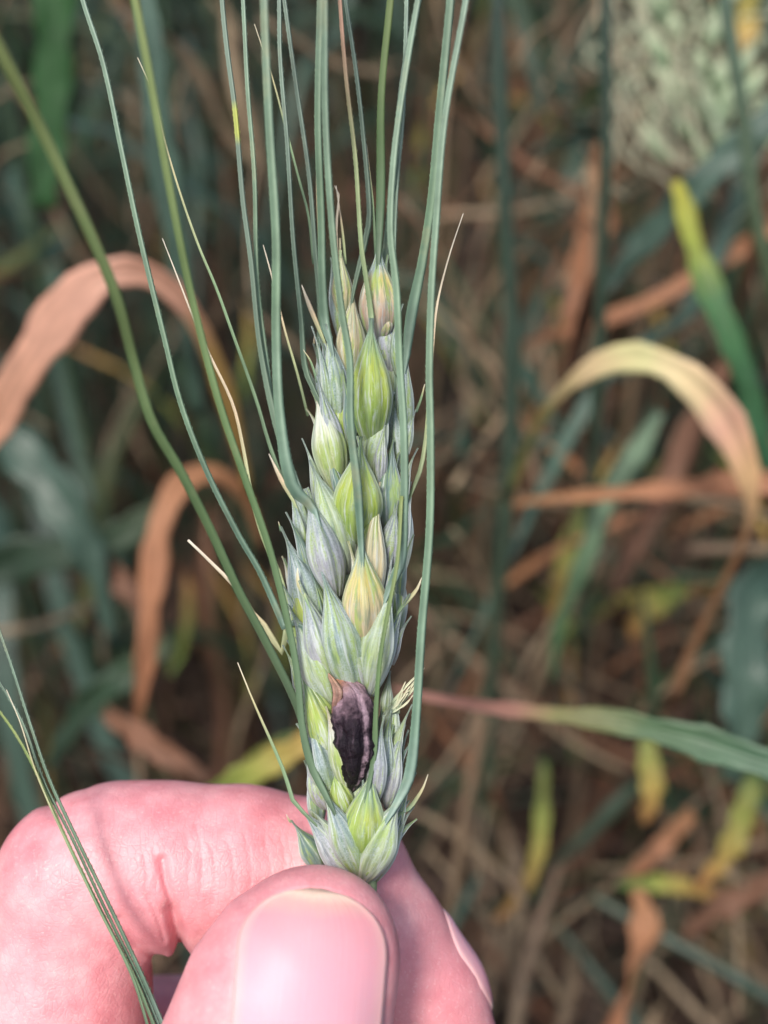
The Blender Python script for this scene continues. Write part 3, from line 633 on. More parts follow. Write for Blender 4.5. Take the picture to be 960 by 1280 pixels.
PALM = [(60,1700,150,190),(110,1850,160,230),(140,2050,170,240),(160,2300,178,200),(170,2650,186,210)]
def sdf(X, Y, Z):
    def cone(a, ra, b, rb, fz=1.0):
        ba = b-a; ba = ba*np.array([1, 1, 1/fz]); L2 = float(ba @ ba)
        px, py, pz = X-a[0], Y-a[1], (Z-a[2])/fz
        h = np.clip((px*ba[0]+py*ba[1]+pz*ba[2])/L2, 0, 1)
        h2 = h*h*(3-2*h)*0.3+h*0.7
        return np.sqrt((px-ba[0]*h)**2+(py-ba[1]*h)**2+(pz-ba[2]*h)**2)-(ra+(rb-ra)*h2)
    def smin(a, b, k):
        h = np.maximum(k-np.abs(a-b), 0)/k; return np.minimum(a, b)-h*h*k*0.25
    def ch(c, k=1.6, fz=1.0):
        d = None
        for (a, ra), (b, rb) in zip(c, c[1:]):
            e = cone(a, ra, b, rb, fz); d = e if d is None else smin(d, e, k)
        return d
    di = ch(chain(FINGERS['index']), 2.2, 0.93)
    dt = ch(chain(FINGERS['thumb']), 2.0, 0.82)
    dm = ch(chain(FINGERS['middle'])); dr = ch(chain(FINGERS['ring'])); dl = ch(chain(FINGERS['little']))
    dp = ch(chain(PALM), 4.0, 0.6)
    # creases on the bent index finger (position in the photo's plane at the finger's distance)
    u = X/(K*np.maximum(Z, 60))+480; v = 640-Y/(K*np.maximum(Z, 60))
    def crease(d, pts, depth, sig):
        best = np.full(X.shape, 1e9, dtype=np.float32)
        for (x0, y0), (x1, y1) in zip(pts, pts[1:]):
            L2 = (x1-x0)**2+(y1-y0)**2; h = np.clip(((u-x0)*(x1-x0)+(v-y0)*(y1-y0))/L2, 0, 1)
            best = np.minimum(best, (u-x0-(x1-x0)*h)**2+(v-y0-(y1-y0)*h)**2)
        return d+depth*np.exp(-best/(sig*sig))
    front = Z < 131
    dc = crease(di, [(203,1075),(206,1098),(216,1130),(222,1160),(228,1192),(232,1215)], 0.75, 6.0)
    dc = crease(dc, [(214,1140),(224,1180),(230,1215)], 1.3, 11)
    dc = crease(dc, [(150,1150),(172,1178),(200,1196)], 0.7, 9)
    dc = crease(dc, [(186,1120),(196,1145),(205,1175)], 0.22, 4)
    dc = crease(dc, [(250,1070),(258,1110),(262,1150)], 0.12, 8)
    for cx_, cy_, ln_, dp_ in ((232, 1040, 60, .05), (245, 1030, 90, .06), (262, 1050, 80, .05), (285, 1050, 90, .05), (305, 1040, 95, .05), (330, 1045, 80, .04), (192, 1060, 50, .07), (180, 1070, 45, .06), (160, 1075, 50, .05), (350, 1040, 70, .04)):
        dc = crease(dc, [(cx_, cy_), (cx_+ln_*0.10, cy_+ln_*0.5), (cx_+ln_*0.05, cy_+ln_)], dp_*1.25, 2.8)
    dc = crease(dc, [(60,1000),(70,1012)], 0.5, 12)
    dc = crease(dc, [(108,988),(118,1010)], 0.12, 10)
    di = np.where(front, dc, di)
    # soft pads and puckers
    di = di - 0.35*np.exp(-(((u-170)/40)**2+((v-1130)/45)**2)) - 0.3*np.exp(-(((u-262)/45)**2+((v-1140)/45)**2))
    # thumb: flesh rises in a fold round the nail, and the nail bed is lower
    ax = np.array((-0.08, 0.9968)); sd = np.array((-ax[1], ax[0]))
    s = (u-389)*ax[0]+(v-1195)*ax[1]; q = (u-389)*sd[0]+(v-1195)*sd[1]
    e = nail_e(s, q)
    fr = Z < 112
    dt = np.where(fr, dt+0.30*np.clip((1.04-e)/0.10, 0, 1)-0.08*np.clip((s+60)/60, 0.1, 1)*np.exp(-((e-1.12)/0.08)**2), dt)
    d = smin(di, dp, 8); d = smin(d, smin(dt, dp, 10), 0.6)
    d = smin(d, smin(dm, dp, 7), 0.6); d = smin(d, smin(dr, dp, 7), 0.8); d = smin(d, smin(dl, dp, 7), 0.8)
    return d
NA = 93.0
def nail_e(s, q):
    """1 on the outline of the thumb nail; s runs down the nail, q across it (photo pixels)"""
    sq = q/NA*np.where(s > 0, 1.0, 1.0)
    top = np.clip(-(s)/84.0, 0, None); bot = np.clip((s-120)/70.0, 0, None)
    return (np.abs(sq)**2.1+top**2.1+bot**2.1)**(1/2.1)

def project(V, it):
    """pull points onto the true surface"""
    f = lambda A: sdf(A[:, 0], A[:, 1], A[:, 2]); e = 0.12
    for _ in range(it):
        f0 = f(V); g = np.stack([f(V+np.eye(3)[i]*e)-f0 for i in range(3)], 1)/e
        gl = np.maximum(np.linalg.norm(g, axis=1), 0.6); V = V-np.clip(f0/gl, -0.3, 0.3)[:, None]*(g/gl[:, None])
    return V
def surface_nets(h=0.8):
    lo = np.array([-84., -186., 92.]); hi = np.array([32., -26., 206.])
    n = ((hi-lo)/h).astype(int)+1
    xs, ys, zs = [lo[i]+h*np.arange(n[i]) for i in range(3)]
    F = np.empty(n, np.float32)
    for i0 in range(0, n[0], 24):
        X, Y, Z = np.meshgrid(xs[i0:i0+24], ys, zs, indexing='ij'); F[i0:i0+24] = sdf(X.astype(np.float32), Y.astype(np.float32), Z.astype(np.float32))
    S = F < 0
    cor = [(i, j, k) for i in (0, 1) for j in (0, 1) for k in (0, 1)]
    cnt = sum(S[i:n[0]-1+i, j:n[1]-1+j, k:n[2]-1+k].astype(np.int8) for i, j, k in cor)
    cell = np.argwhere((cnt > 0) & (cnt < 8)); idx = -np.ones(n-1, np.int64); idx[tuple(cell.T)] = np.arange(len(cell))
    acc = np.zeros((len(cell), 3)); c = np.zeros(len(cell))
    for a in cor:
        for ax in range(3):
            if a[ax] == 1: continue
            b = list(a); b[ax] = 1
            fa = F[tuple((cell+np.array(a)).T)]; fb = F[tuple((cell+np.array(b)).T)]; m = (fa < 0) != (fb < 0)
            t = np.where(m, fa/(fa-fb+1e-12), 0)[:, None]
            p = np.array(a)[None]+t*(np.array(b)-np.array(a))[None]
            acc += p*m[:, None]; c += m
    V = lo+h*(cell+acc/c[:, None])
    V = project(V, 3)
    faces = []
    for ax in range(3):
        sl0 = [slice(None)]*3; sl1 = [slice(None)]*3; sl0[ax] = slice(0, n[ax]-1); sl1[ax] = slice(1, n[ax])
        A = S[tuple(sl0)]; B = S[tuple(sl1)]; E = np.argwhere(A != B)
        o1, o2 = [(1, 2), (2, 0), (0, 1)][ax]
        E = E[(E[:, o1] > 0) & (E[:, o2] > 0) & (E[:, o1] < n[o1]-1) & (E[:, o2] < n[o2]-1)]
        inside = A[tuple(E.T)]
        d1 = np.zeros(3, int); d1[o1] = 1; d2 = np.zeros(3, int); d2[o2] = 1
        q = np.stack([idx[tuple((E-d1-d2).T)], idx[tuple((E-d2).T)], idx[tuple(E.T)], idx[tuple((E-d1).T)]], 1)
        q[~inside] = q[~inside][:, ::-1]; faces.append(q)
    return V, np.concatenate(faces)
V, Fq = surface_nets()
R3 = np.array([RIGHT, UP, FWD])             # camera frame -> world
import bmesh
tmp = bpy.data.meshes.new('tmp'); tmp.from_pydata(V.tolist(), [], Fq.tolist()); bm = bmesh.new(); bm.from_mesh(tmp)
inside = lambda v: v.co.z < 141 and abs(v.co.x/(K*v.co.z)) < 500 and v.co.y/(K*v.co.z) > -660
ed = [e for e in bm.edges if inside(e.verts[0]) and inside(e.verts[1])]
bmesh.ops.subdivide_edges(bm, edges=ed, cuts=3, use_grid_fill=True)
bm.to_mesh(tmp); bm.free()
V = np.array([v.co[:] for v in tmp.vertices]); sel = (V[:, 2] < 142); V[sel] = project(V[sel], 3)
Fq = [tuple(p.vertices) for p in tmp.polygons]; bpy.data.meshes.remove(tmp)
horg = W(P(200, 1250, 128)); VW = np.array(CAM)+0.001*V @ R3 - np.array(horg)
me = bpy.data.meshes.new('hand'); me.from_pydata(VW.tolist(), [], Fq); me.materials.append(M['skin'])
me.polygons.foreach_set('use_smooth', [True]*len(me.polygons)); me.update()
hand = bpy.data.objects.new('hand', me); C.objects.link(hand); hand.location = horg
tag(hand, 'bare pink hand pinching the wheat ear between thumb and bent index finger', 'hand')

def trace(x, y, z0=88.0):
    """march along +z from in front of the hand to its skin"""
    z = np.full(x.shape, z0)
    for _ in range(60): z = z+0.8*sdf(x, y, z)
    return z
def thumb_nail():
    ax = np.array((-0.08, 0.9968)); sd = np.array((-ax[1], ax[0]))
    ns, nq = 40, 33; rows = []; uvs = []; nrms = []
    for i in range(ns):
        s = -84+ (274*i/(ns-1)); row = []
        top = max(0, -s/84.0); bot = max(0, (s-120)/70.0)
        hw = NA*max(0.0, 1-top**2.1-bot**2.1)**(1/2.1); hw = max(hw, 6)
        qs = [hw*(j/(nq-1)*2-1) for j in range(nq)]
        us = np.array([389+ax[0]*s+sd[0]*q for q in qs]); vs = np.array([1195+ax[1]*s+sd[1]*q for q in qs])
        dd = 103.0; X = (us-480)*K*dd; Y = (640-vs)*K*dd
        for _ in range(3):
            Z = trace(X, Y); X = (us-480)*K*Z; Y = (640-vs)*K*Z
        Z = trace(X, Y)
        e = 0.3; G = np.stack([(sdf(X+e*(k == 0), Y+e*(k == 1), Z+e*(k == 2))-sdf(X-e*(k == 0), Y-e*(k == 1), Z-e*(k == 2))) for k in range(3)], 1)
        G /= np.linalg.norm(G, axis=1)[:, None]; nrms.append(G); rows.append([(x, y, z) for x, y, z in zip(X, Y, Z)]); uvs.append([((j/(nq-1)), 1-max(0, (s+84))/274) for j in range(nq)])
    # smooth plate: keep the cross curve regular
    A = np.array(rows)
    for _ in range(6): A[1:-1, :, 2] = 0.25*A[:-2, :, 2]+0.5*A[1:-1, :, 2]+0.25*A[2:, :, 2]; A[:, 1:-1, 2] = 0.25*A[:, :-2, 2]+0.5*A[:, 1:-1, 2]+0.25*A[:, 2:, 2]
    G = np.array(nrms)
    for _ in range(8): G[1:-1] = 0.25*G[:-2]+0.5*G[1:-1]+0.25*G[2:]; G[:, 1:-1] = 0.25*G[:, :-2]+0.5*G[:, 1:-1]+0.25*G[:, 2:]
    A += 0.25*G
    mb = MB(); mb.grid(A.tolist(), uvs); o = mb.build('fingernail', M['nail'], hand); o['label'] = 'broad pink thumbnail'
    s_ = o.modifiers.new('thickness', 'SOLIDIFY'); s_.thickness = 0.00045; s_.offset = 0
thumb_nail()
def index_nail():
    c0 = np.array(P(497, 1216, 129.2)); c1 = np.array(P(541, 1292, 128.8)); t = (c1-c0)/np.linalg.norm(c1-c0)
    n0 = np.array((0.80, 0.50, 0.50)); n0 -= t*(n0 @ t); n0 /= np.linalg.norm(n0); b0 = np.cross(t, n0)
    ns, nq = 26, 19; A = np.zeros((ns, nq)); Dn = np.zeros((ns, nq, 3)); Bs = np.zeros((ns, 3)); uvs = []
    for i in range(ns):
        v = i/(ns-1); Bs[i] = c0+t*(-3.4+13.0*v); hw = math.radians(48)*min(1, math.sin(PI*(0.08+0.84*v))**0.5*1.05)
        for j in range(nq):
            a = (j/(nq-1)*2-1)*hw; Dn[i, j] = n0*math.cos(a)+b0*math.sin(a)
        uvs.append([(j/(nq-1), v) for j in range(nq)])
    A[:] = 5.0
    for _ in range(50):
        Q = Bs[:, None]+Dn*A[..., None]; A -= 0.8*sdf(Q[..., 0], Q[..., 1], Q[..., 2])
    for _ in range(8): A[1:-1] = 0.25*A[:-2]+0.5*A[1:-1]+0.25*A[2:]; A[:, 1:-1] = 0.25*A[:, :-2]+0.5*A[:, 1:-1]+0.25*A[:, 2:]
    rim = np.minimum(np.minimum(np.arange(nq), np.arange(nq)[::-1])[None, :]/2.5, np.arange(ns)[:, None]/2.5)
    A += -0.20+0.42*np.clip(rim, 0, 1)
    rows = (Bs[:, None]+Dn*A[..., None]).tolist()
    mb = MB(); mb.grid(rows, uvs); o = mb.build('fingernail', M['nail'], hand); o['label'] = 'index fingernail seen edge on'
    s_ = o.modifiers.new('thickness', 'SOLIDIFY'); s_.thickness = 0.0005; s_.offset = 0
index_nail()

# ------------------------------------------------------------------ leaves, stems and ears of the field behind
def ribbon(mb, rows5, nseg=30, crease=0.18, world=False, wmul=1.0, wave=0.0, seed=0, curl=1.0):
    """rows5: (px, py, mm, width px, twist deg) or, with world=True, (x, y, z, width m, twist) -> a leaf blade with a folded midrib"""
    sm = catmull(rows5, nseg)
    if world: ps = [Vector(p[:3]) for p in sm]; ws = [p[3] for p in sm]; ref = None
    else: ps = [P(*p[:3]) for p in sm]; ws = [p[3]*K*p[2] for p in sm]
    T = tangents(ps); rows = []; uvs = []
    for i, p in enumerate(sm):
        rf = VIEW if not world else Vector((0, 0, 1))
        S = T[i].cross(rf)
        if S.length < 1e-3: S = T[i].cross(Vector((0.3, 1, 0)))
        S.normalize(); Nn = S.cross(T[i]).normalized()
        a = math.radians(p[4]+wave*math.sin(i*0.55+seed)); q = Matrix.Rotation(a, 3, T[i]); S = q @ S; Nn = q @ Nn
        hw = ws[i]*0.5*wmul*(1+0.13*math.sin(i*0.83+seed*3)+0.08*math.sin(i*2.1+seed*7))
        row = []
        for j in range(7):
            u = (j-3)/3.0
            row.append(ps[i]+S*(hw*u)+Nn*(-crease*hw*(1-abs(u)) + 0.10*hw*math.sin(i*0.9+u*2.2+seed)*abs(u) + 0.22*hw*curl*u*u*math.sin(i*0.31+seed)))
        rows.append(row); uvs.append([(j/6, i/(nseg-1)) for j in range(7)])
    mb.grid(rows, uvs)
def thick(o, t=0.0003):
    s = o.modifiers.new('thickness', 'SOLIDIFY'); s.thickness = t; s.offset = 0; return o
def leaf_thing(label, pts, mat, wave=13, group=None, cat='leaf', name='wheat_leaf', crease=0.2, mix2=None):
    mb = MB(); ribbon(mb, pts, 34, crease, wave=wave, seed=R.uniform(0, 9))
    o = mb.build(name, M[mat], None, origin=W(P(*pts[0][:3]))); tag(o, label, cat, group); return thick(o)
def stem_obj(pts, mat, parent, name='stem', nodes=()):
    sm = catmull(pts, 40); ps = [P(*p[:3]) for p in sm]; rs = [0.5*p[3]*K*p[2] for p in sm]
    for k in nodes:
        for d_, m_ in ((-1, 1.12), (0, 1.4), (1, 1.12)): rs[k+d_] *= m_
    mb = MB(); tube(mb, ps, rs, 12); return mb.build(name, M[mat], parent)
def leaf_part(pts, mat, parent, wave=5, crease=0.2, label=None):
    mb = MB(); ribbon(mb, pts, 34, crease, wave=wave, seed=R.uniform(0, 9)); o = thick(mb.build('leaf', M[mat], parent))
    if label: o['label'] = label
    return o
M['leaf_arch'] = strip_mat('leaf_arch_pink_cream', [(0, (0.10, 0.14, 0.05)), (0.14, (0.25, 0.22, 0.08)), (0.24, (0.62, 0.46, 0.26)), (0.34, (0.60, 0.56, 0.28)), (0.5, (0.62, 0.36, 0.26)), (0.62, (0.66, 0.42, 0.22)), (0.72, (0.50, 0.25, 0.12)), (1, (0.26, 0.14, 0.08))], 0.5, 0.25, 2, world_scale=50, mottling=0.2)
M['leaf_salmon'] = strip_mat('leaf_salmon', [(0, (0.44, 0.22, 0.13)), (0.45, (0.62, 0.33, 0.24)), (0.62, (0.60, 0.32, 0.22)), (0.74, (0.42, 0.26, 0.09)), (1, (0.30, 0.18, 0.05))], 0.5, 0.25, 4, world_scale=50, mottling=0.3)
M['leaf_pinkgreen'] = strip_mat('leaf_pink_to_green', [(0, (0.50, 0.25, 0.20)), (0.3, (0.48, 0.24, 0.18)), (0.42, (0.26, 0.24, 0.10)), (0.6, (0.085, 0.15, 0.075)), (1, (0.08, 0.16, 0.10))], 0.45, 0.25, 5, world_scale=50, mottling=0.3)
M['leaf_yellowtip'] = strip_mat('leaf_yellow_top', [(0, (0.45, 0.40, 0.06)), (0.2, (0.30, 0.34, 0.06)), (0.4, (0.06, 0.16, 0.055)), (1, (0.035, 0.11, 0.055))], 0.5, 0.25, 5, world_scale=50, mottling=0.3)
M['leaf_mint'] = strip_mat('leaf_mint_green', [(0, (0.24, 0.33, 0.22)), (1, (0.09, 0.18, 0.08))], 0.5, 0.25, 5, world_scale=50)

# the two dark upright stems at the right, one of them carrying the arched leaf
pl = empty('wheat_plant', W(P(612, 1000, 330)))
tag(pl, 'dark teal wheat stem right of the ear, one long cream and pink leaf arching over', 'wheat plant')
stem_obj([(606,1000,345,15),(618,790,320,17),(634,620,300,19),(640,420,285,19),(630,230,270,19),(622,0,255,20),(620,-160,250,20)], 'stem_dark', pl, nodes=(19,))
leaf_part([(634,625,298,9,10),(650,580,285,11,20),(675,525,265,13,25),(712,480,250,17,20),(755,452,242,32,10),(800,446,236,38,0),(850,466,232,40,-10),(895,510,232,42,-20),(925,565,234,40,-10),(940,620,238,30,20),(934,665,244,15,40),(905,730,258,13,30),(868,805,275,14,10),(838,880,290,12,0)], 'leaf_arch', pl, wave=2, crease=0.3)
pl = empty('wheat_plant', W(P(735, 700, 320)))
tag(pl, 'thin dark green upright wheat stem beneath the cream arched leaf, reaching the top edge', 'wheat plant')
stem_obj([(725,800,330,12),(738,640,300,14),(747,480,275,15),(752,330,258,15),(757,200,245,15),(757,0,232,15),(756,-160,226,15)], 'stem_dark', pl, nodes=(14,))
leaf_part([(752,330,258,10,0),(735,380,270,22,10),(722,430,290,24,20),(700,520,310,16,30)], 'leaf_brown', pl)
# blurred leaves
leaf_thing('broad salmon pink dry leaf arching at the left edge', [(-60,620,241,24,0),(-10,530,234,44,0),(32,455,228,58,5),(80,385,224,58,5),(130,345,222,48,-10),(175,340,224,34,-25),(215,362,228,26,-10),(250,412,236,24,5),(276,475,246,24,10),(296,545,258,18,10),(312,620,272,8,10)], 'leaf_salmon', wave=3)
leaf_thing('narrow orange brown leaf hooked over at the left of the ear', [(330,690,295,8,0),(305,620,280,15,0),(268,592,272,26,-10),(228,602,266,30,-10),(202,650,262,31,0),(190,720,262,33,0),(184,800,266,26,0),(176,870,272,16,10),(168,930,280,8,20)], 'leaf_orange')
leaf_thing('straight orange straw leaf lying level across the right edge', [(640,630,290,5,0),(700,622,285,12,0),(780,616,278,17,0),(860,610,272,24,0),(930,604,266,30,0),(1010,604,262,30,0)], 'leaf_orange', wave=2)
leaf_thing('long leaf running from pink at the ear to green at the right edge', [(490,860,205,4,0),(540,872,200,11,0),(610,884,194,16,5),(690,893,188,21,5),(770,903,184,30,0),(850,920,180,38,0),(930,945,176,42,0),(1020,975,172,42,0)], 'leaf_pinkgreen', wave=2)
leaf_thing('broad drooping teal leaf at the right edge', [(975,690,310,40,20),(945,740,300,58,10),(938,800,296,66,0),(934,860,296,62,0),(926,920,300,46,0),(915,980,310,20,0)], 'leaf_teal')
leaf_thing('green leaf with a bright yellow base leaning down to the right edge', [(845,225,268,14,0),(856,260,264,22,0),(872,320,260,30,0),(898,390,258,34,0),(925,450,258,32,0),(945,520,262,26,0),(965,600,268,20,0)], 'leaf_yellowtip')
leaf_thing('green leaf slanting up behind the drooping pale ear', [(745,372,288,12,0),(790,320,283,28,0),(840,265,276,36,0),(900,205,270,38,0),(980,135,264,36,0)], 'leaf_teal')
leaf_thing('orange leaf hanging behind the two dark stems', [(752,180,380,20,0),(748,260,372,40,0),(735,320,365,42,5),(722,380,362,36,10),(712,440,365,16,10)], 'leaf_orange')
leaf_thing('long brown leaf slanting down under the arched leaf', [(925,430,345,14,0),(880,500,340,26,0),(840,590,338,30,0),(800,670,340,26,0),(765,740,345,14,0)], 'leaf_brown')
leaf_thing('mint green leaf stub slanting beneath the arched leaf', [(826,515,310,14,0),(795,565,302,23,0),(760,620,298,27,0),(735,690,302,23,0),(700,775,314,16,0),(690,850,325,7,0)], 'leaf_mint')
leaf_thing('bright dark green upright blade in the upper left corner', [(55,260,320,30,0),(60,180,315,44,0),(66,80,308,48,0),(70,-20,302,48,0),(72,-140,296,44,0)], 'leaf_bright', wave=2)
leaf_thing('blurred mint green blade standing behind the left awns', [(250,520,260,10,0),(232,400,250,18,0),(215,270,240,34,0),(198,150,232,38,10),(184,30,225,32,20),(172,-110,220,28,20)], 'leaf_teal', wave=2)
leaf_thing('yellow leaf lying just above the index finger', [(235,1010,250,10,0),(280,985,244,28,0),(330,958,240,34,0),(380,930,240,30,0),(440,900,244,12,0)], 'leaf_yellow')
leaf_thing('rust brown leaf lying above the knuckle', [(130,890,270,14,0),(165,915,262,32,0),(210,945,258,30,0),(260,975,258,14,0)], 'leaf_brown')
leaf_thing('rust red leaf slanting down at the left middle', [(95,640,330,14,0),(120,690,325,30,0),(160,740,322,26,0),(200,800,325,12,0)], 'leaf_brown')
leaf_thing('dark green leaf slanting across the far left', [(-40,520,320,46,0),(30,570,315,56,0),(85,640,312,54,0),(120,720,318,30,0),(140,800,330,12,0)], 'leaf_teal')
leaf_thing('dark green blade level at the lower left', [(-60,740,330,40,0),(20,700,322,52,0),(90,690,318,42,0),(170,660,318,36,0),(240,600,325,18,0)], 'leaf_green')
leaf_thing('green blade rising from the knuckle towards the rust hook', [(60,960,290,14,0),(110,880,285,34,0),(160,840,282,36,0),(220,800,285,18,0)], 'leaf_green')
leaf_thing('small yellow orange leaf hanging under the long green leaf', [(806,915,300,10,0),(812,950,296,28,0),(815,990,296,26,0),(806,1030,300,10,0)], 'leaf_yellow')
leaf_thing('yellow leaf with an orange rim at the lower right edge', [(945,965,300,14,0),(936,1000,296,28,0),(920,1045,294,30,0),(895,1085,296,22,0),(870,1110,300,8,0)], 'leaf_yellow')
leaf_thing('short orange leaf stub left of the yellow rimmed leaf', [(866,1015,330,18,0),(840,1045,326,24,0),(805,1080,326,18,0),(780,1105,330,8,0)], 'leaf_orange')
leaf_thing('small level orange leaf low at the right', [(770,1108,330,6,0),(810,1103,326,20,0),(860,1110,326,20,0),(910,1120,330,8,0)], 'leaf_yellow')
leaf_thing('folded orange leaf hanging at the bottom right', [(795,1110,310,10,0),(806,1150,306,34,0),(800,1195,304,34,30),(785,1235,306,12,60),(768,1275,308,34,20),(755,1330,312,30,0)], 'leaf_orange')
leaf_thing('curved brown leaf entering low from the right edge', [(1000,1090,320,30,0),(940,1115,318,34,0),(890,1140,320,28,0),(850,1180,326,10,0)], 'leaf_brown')
leaf_thing('thin olive leaf curving down at the lower centre', [(680,950,360,8,0),(678,1010,352,16,0),(672,1070,348,18,0),(655,1110,348,18,0),(620,1150,352,8,0)], 'leaf_yellow')
leaf_thing('yellow leaf tip curled in the middle of the right field', [(860,730,400,10,0),(835,745,396,34,0),(805,765,396,30,0),(790,800,400,10,0)], 'leaf_yellow')
leaf_thing('thin ochre leaf standing left of the mint green leaf', [(735,620,400,8,0),(718,670,395,28,0),(705,720,395,26,0),(690,790,400,8,0)], 'leaf_yellow')
leaf_thing('golden ribbon leaf in the upper right corner', [(928,-120,300,26,0),(934,-30,296,32,0),(934,40,296,26,0),(930,110,300,10,0)], 'leaf_yellow')
for lab, pts, mt, nd in (
    ('grey straw stalk leaning at the bottom right of the fingertip', [(700,1080,330,8),(676,1150,322,16),(655,1220,318,18),(635,1340,312,18)], 'stem_straw', (20,)),
    ('brown straw stalk dropping from the long pink leaf', [(622,835,330,16),(600,920,335,18),(585,1000,342,14),(565,1130,352,12),(540,1260,365,11)], 'stem_straw', (14,)),
    ('blue green stalk crossing the lower right corner', [(740,1120,330,12),(820,1165,322,15),(900,1210,316,16),(1010,1275,310,16)], 'stem_dark', (20,)),
    ('pale grey stalk low at the bottom edge', [(690,1150,360,10),(740,1210,352,14),(800,1290,345,14)], 'stem_dark', ()),
    ('thin beige stalk lying level near the right edge', [(860,688,330,14),(910,686,328,16),(980,688,326,16)], 'stem_straw', ()),
    ('slanting brown stalk above the arched leaf', [(790,340,400,8),(840,372,396,18),(870,392,396,16),(900,440,400,8)], 'stem_straw', ())):
    sm = catmull(pts, 30); mb = MB(); rs = [0.5*p[3]*K*p[2] for p in sm]
    for k in nd: rs[k] *= 1.35
    tube(mb, [P(*p[:3]) for p in sm], rs, 10)
    o = mb.build('wheat_stalk', M[mt], None, origin=W(P(*pts[0][:3]))); tag(o, lab, 'stalk')

# the nodding pale ear at the upper right
er = empty('wheat_ear', W(P(960, 330, 270)))
tag(er, 'blurred pale green ear with curling straw awns, nodding in the upper right corner', 'wheat ear')
stem_obj([(1010,560,300,16),(970,380,280,17),(945,270,272,17),(925,120,266,18),(900,-30,262,18)], 'stem_green', er)
rr = random.Random(5)
for i in range(44):
    t_ = i/43; cx = 905-30*t_+rr.uniform(-34, 34)+(24 if i % 2 else -30); cy = 190-290*t_; dz = 300+rr.uniform(-5, 5)
    b = P(cx+rr.uniform(-6, 6), cy+26, dz); tp = P(cx+(26 if i % 2 else -34)+rr.uniform(-22, 22), cy-rr.uniform(10, 26), dz-rr.uniform(0, 5)); mb = MB(); n = 10; hw_ = rr.uniform(8, 12); rows = []; uvs = []
    T_ = (tp-b).normalized(); S_ = T_.cross(VIEW).normalized(); N_ = S_.cross(T_)
    for a in range(n):
        v = a/(n-1); h = hw_*K*dz*math.sin(PI*(0.1+0.88*v))**0.8
        rows.append([b.lerp(tp, v)+S_*(h*math.sin(q))+N_*(h*0.8*math.cos(q)) for q in [k*2*PI/9 for k in range(9)]]); uvs.append([(0, v)]*9)
    mb.grid(rows, uvs, close=True); h_ = mb.build('husk', M['ear_pale'], er)
    for k in range(1 if i % 3 else 2):
        sd = -1 if (i % 2 == 0 or rr.random() < 0.55) else 1
        q1 = (cx+sd*rr.uniform(20, 60), cy-rr.uniform(20, 80), dz-4); q2 = (cx+sd*rr.uniform(45, 105), cy-rr.uniform(-20, 60), dz-rr.uniform(0, 12)); q3 = (cx+sd*rr.uniform(45, 90), cy+rr.uniform(0, 60), dz-rr.uniform(0, 14)); q4 = (cx+sd*rr.uniform(10, 70), cy+rr.uniform(40, 120), dz-rr.uniform(0, 14))
        mb = MB(); sm = catmull([(cx+sd*10, cy-10, dz), q1, q2, q3, q4], 22); tube(mb, [P(*p) for p in sm], [0.33*(1-0.6*j/21) for j in range(22)], 5); mb.build('awn', M['awn_far'], h_)

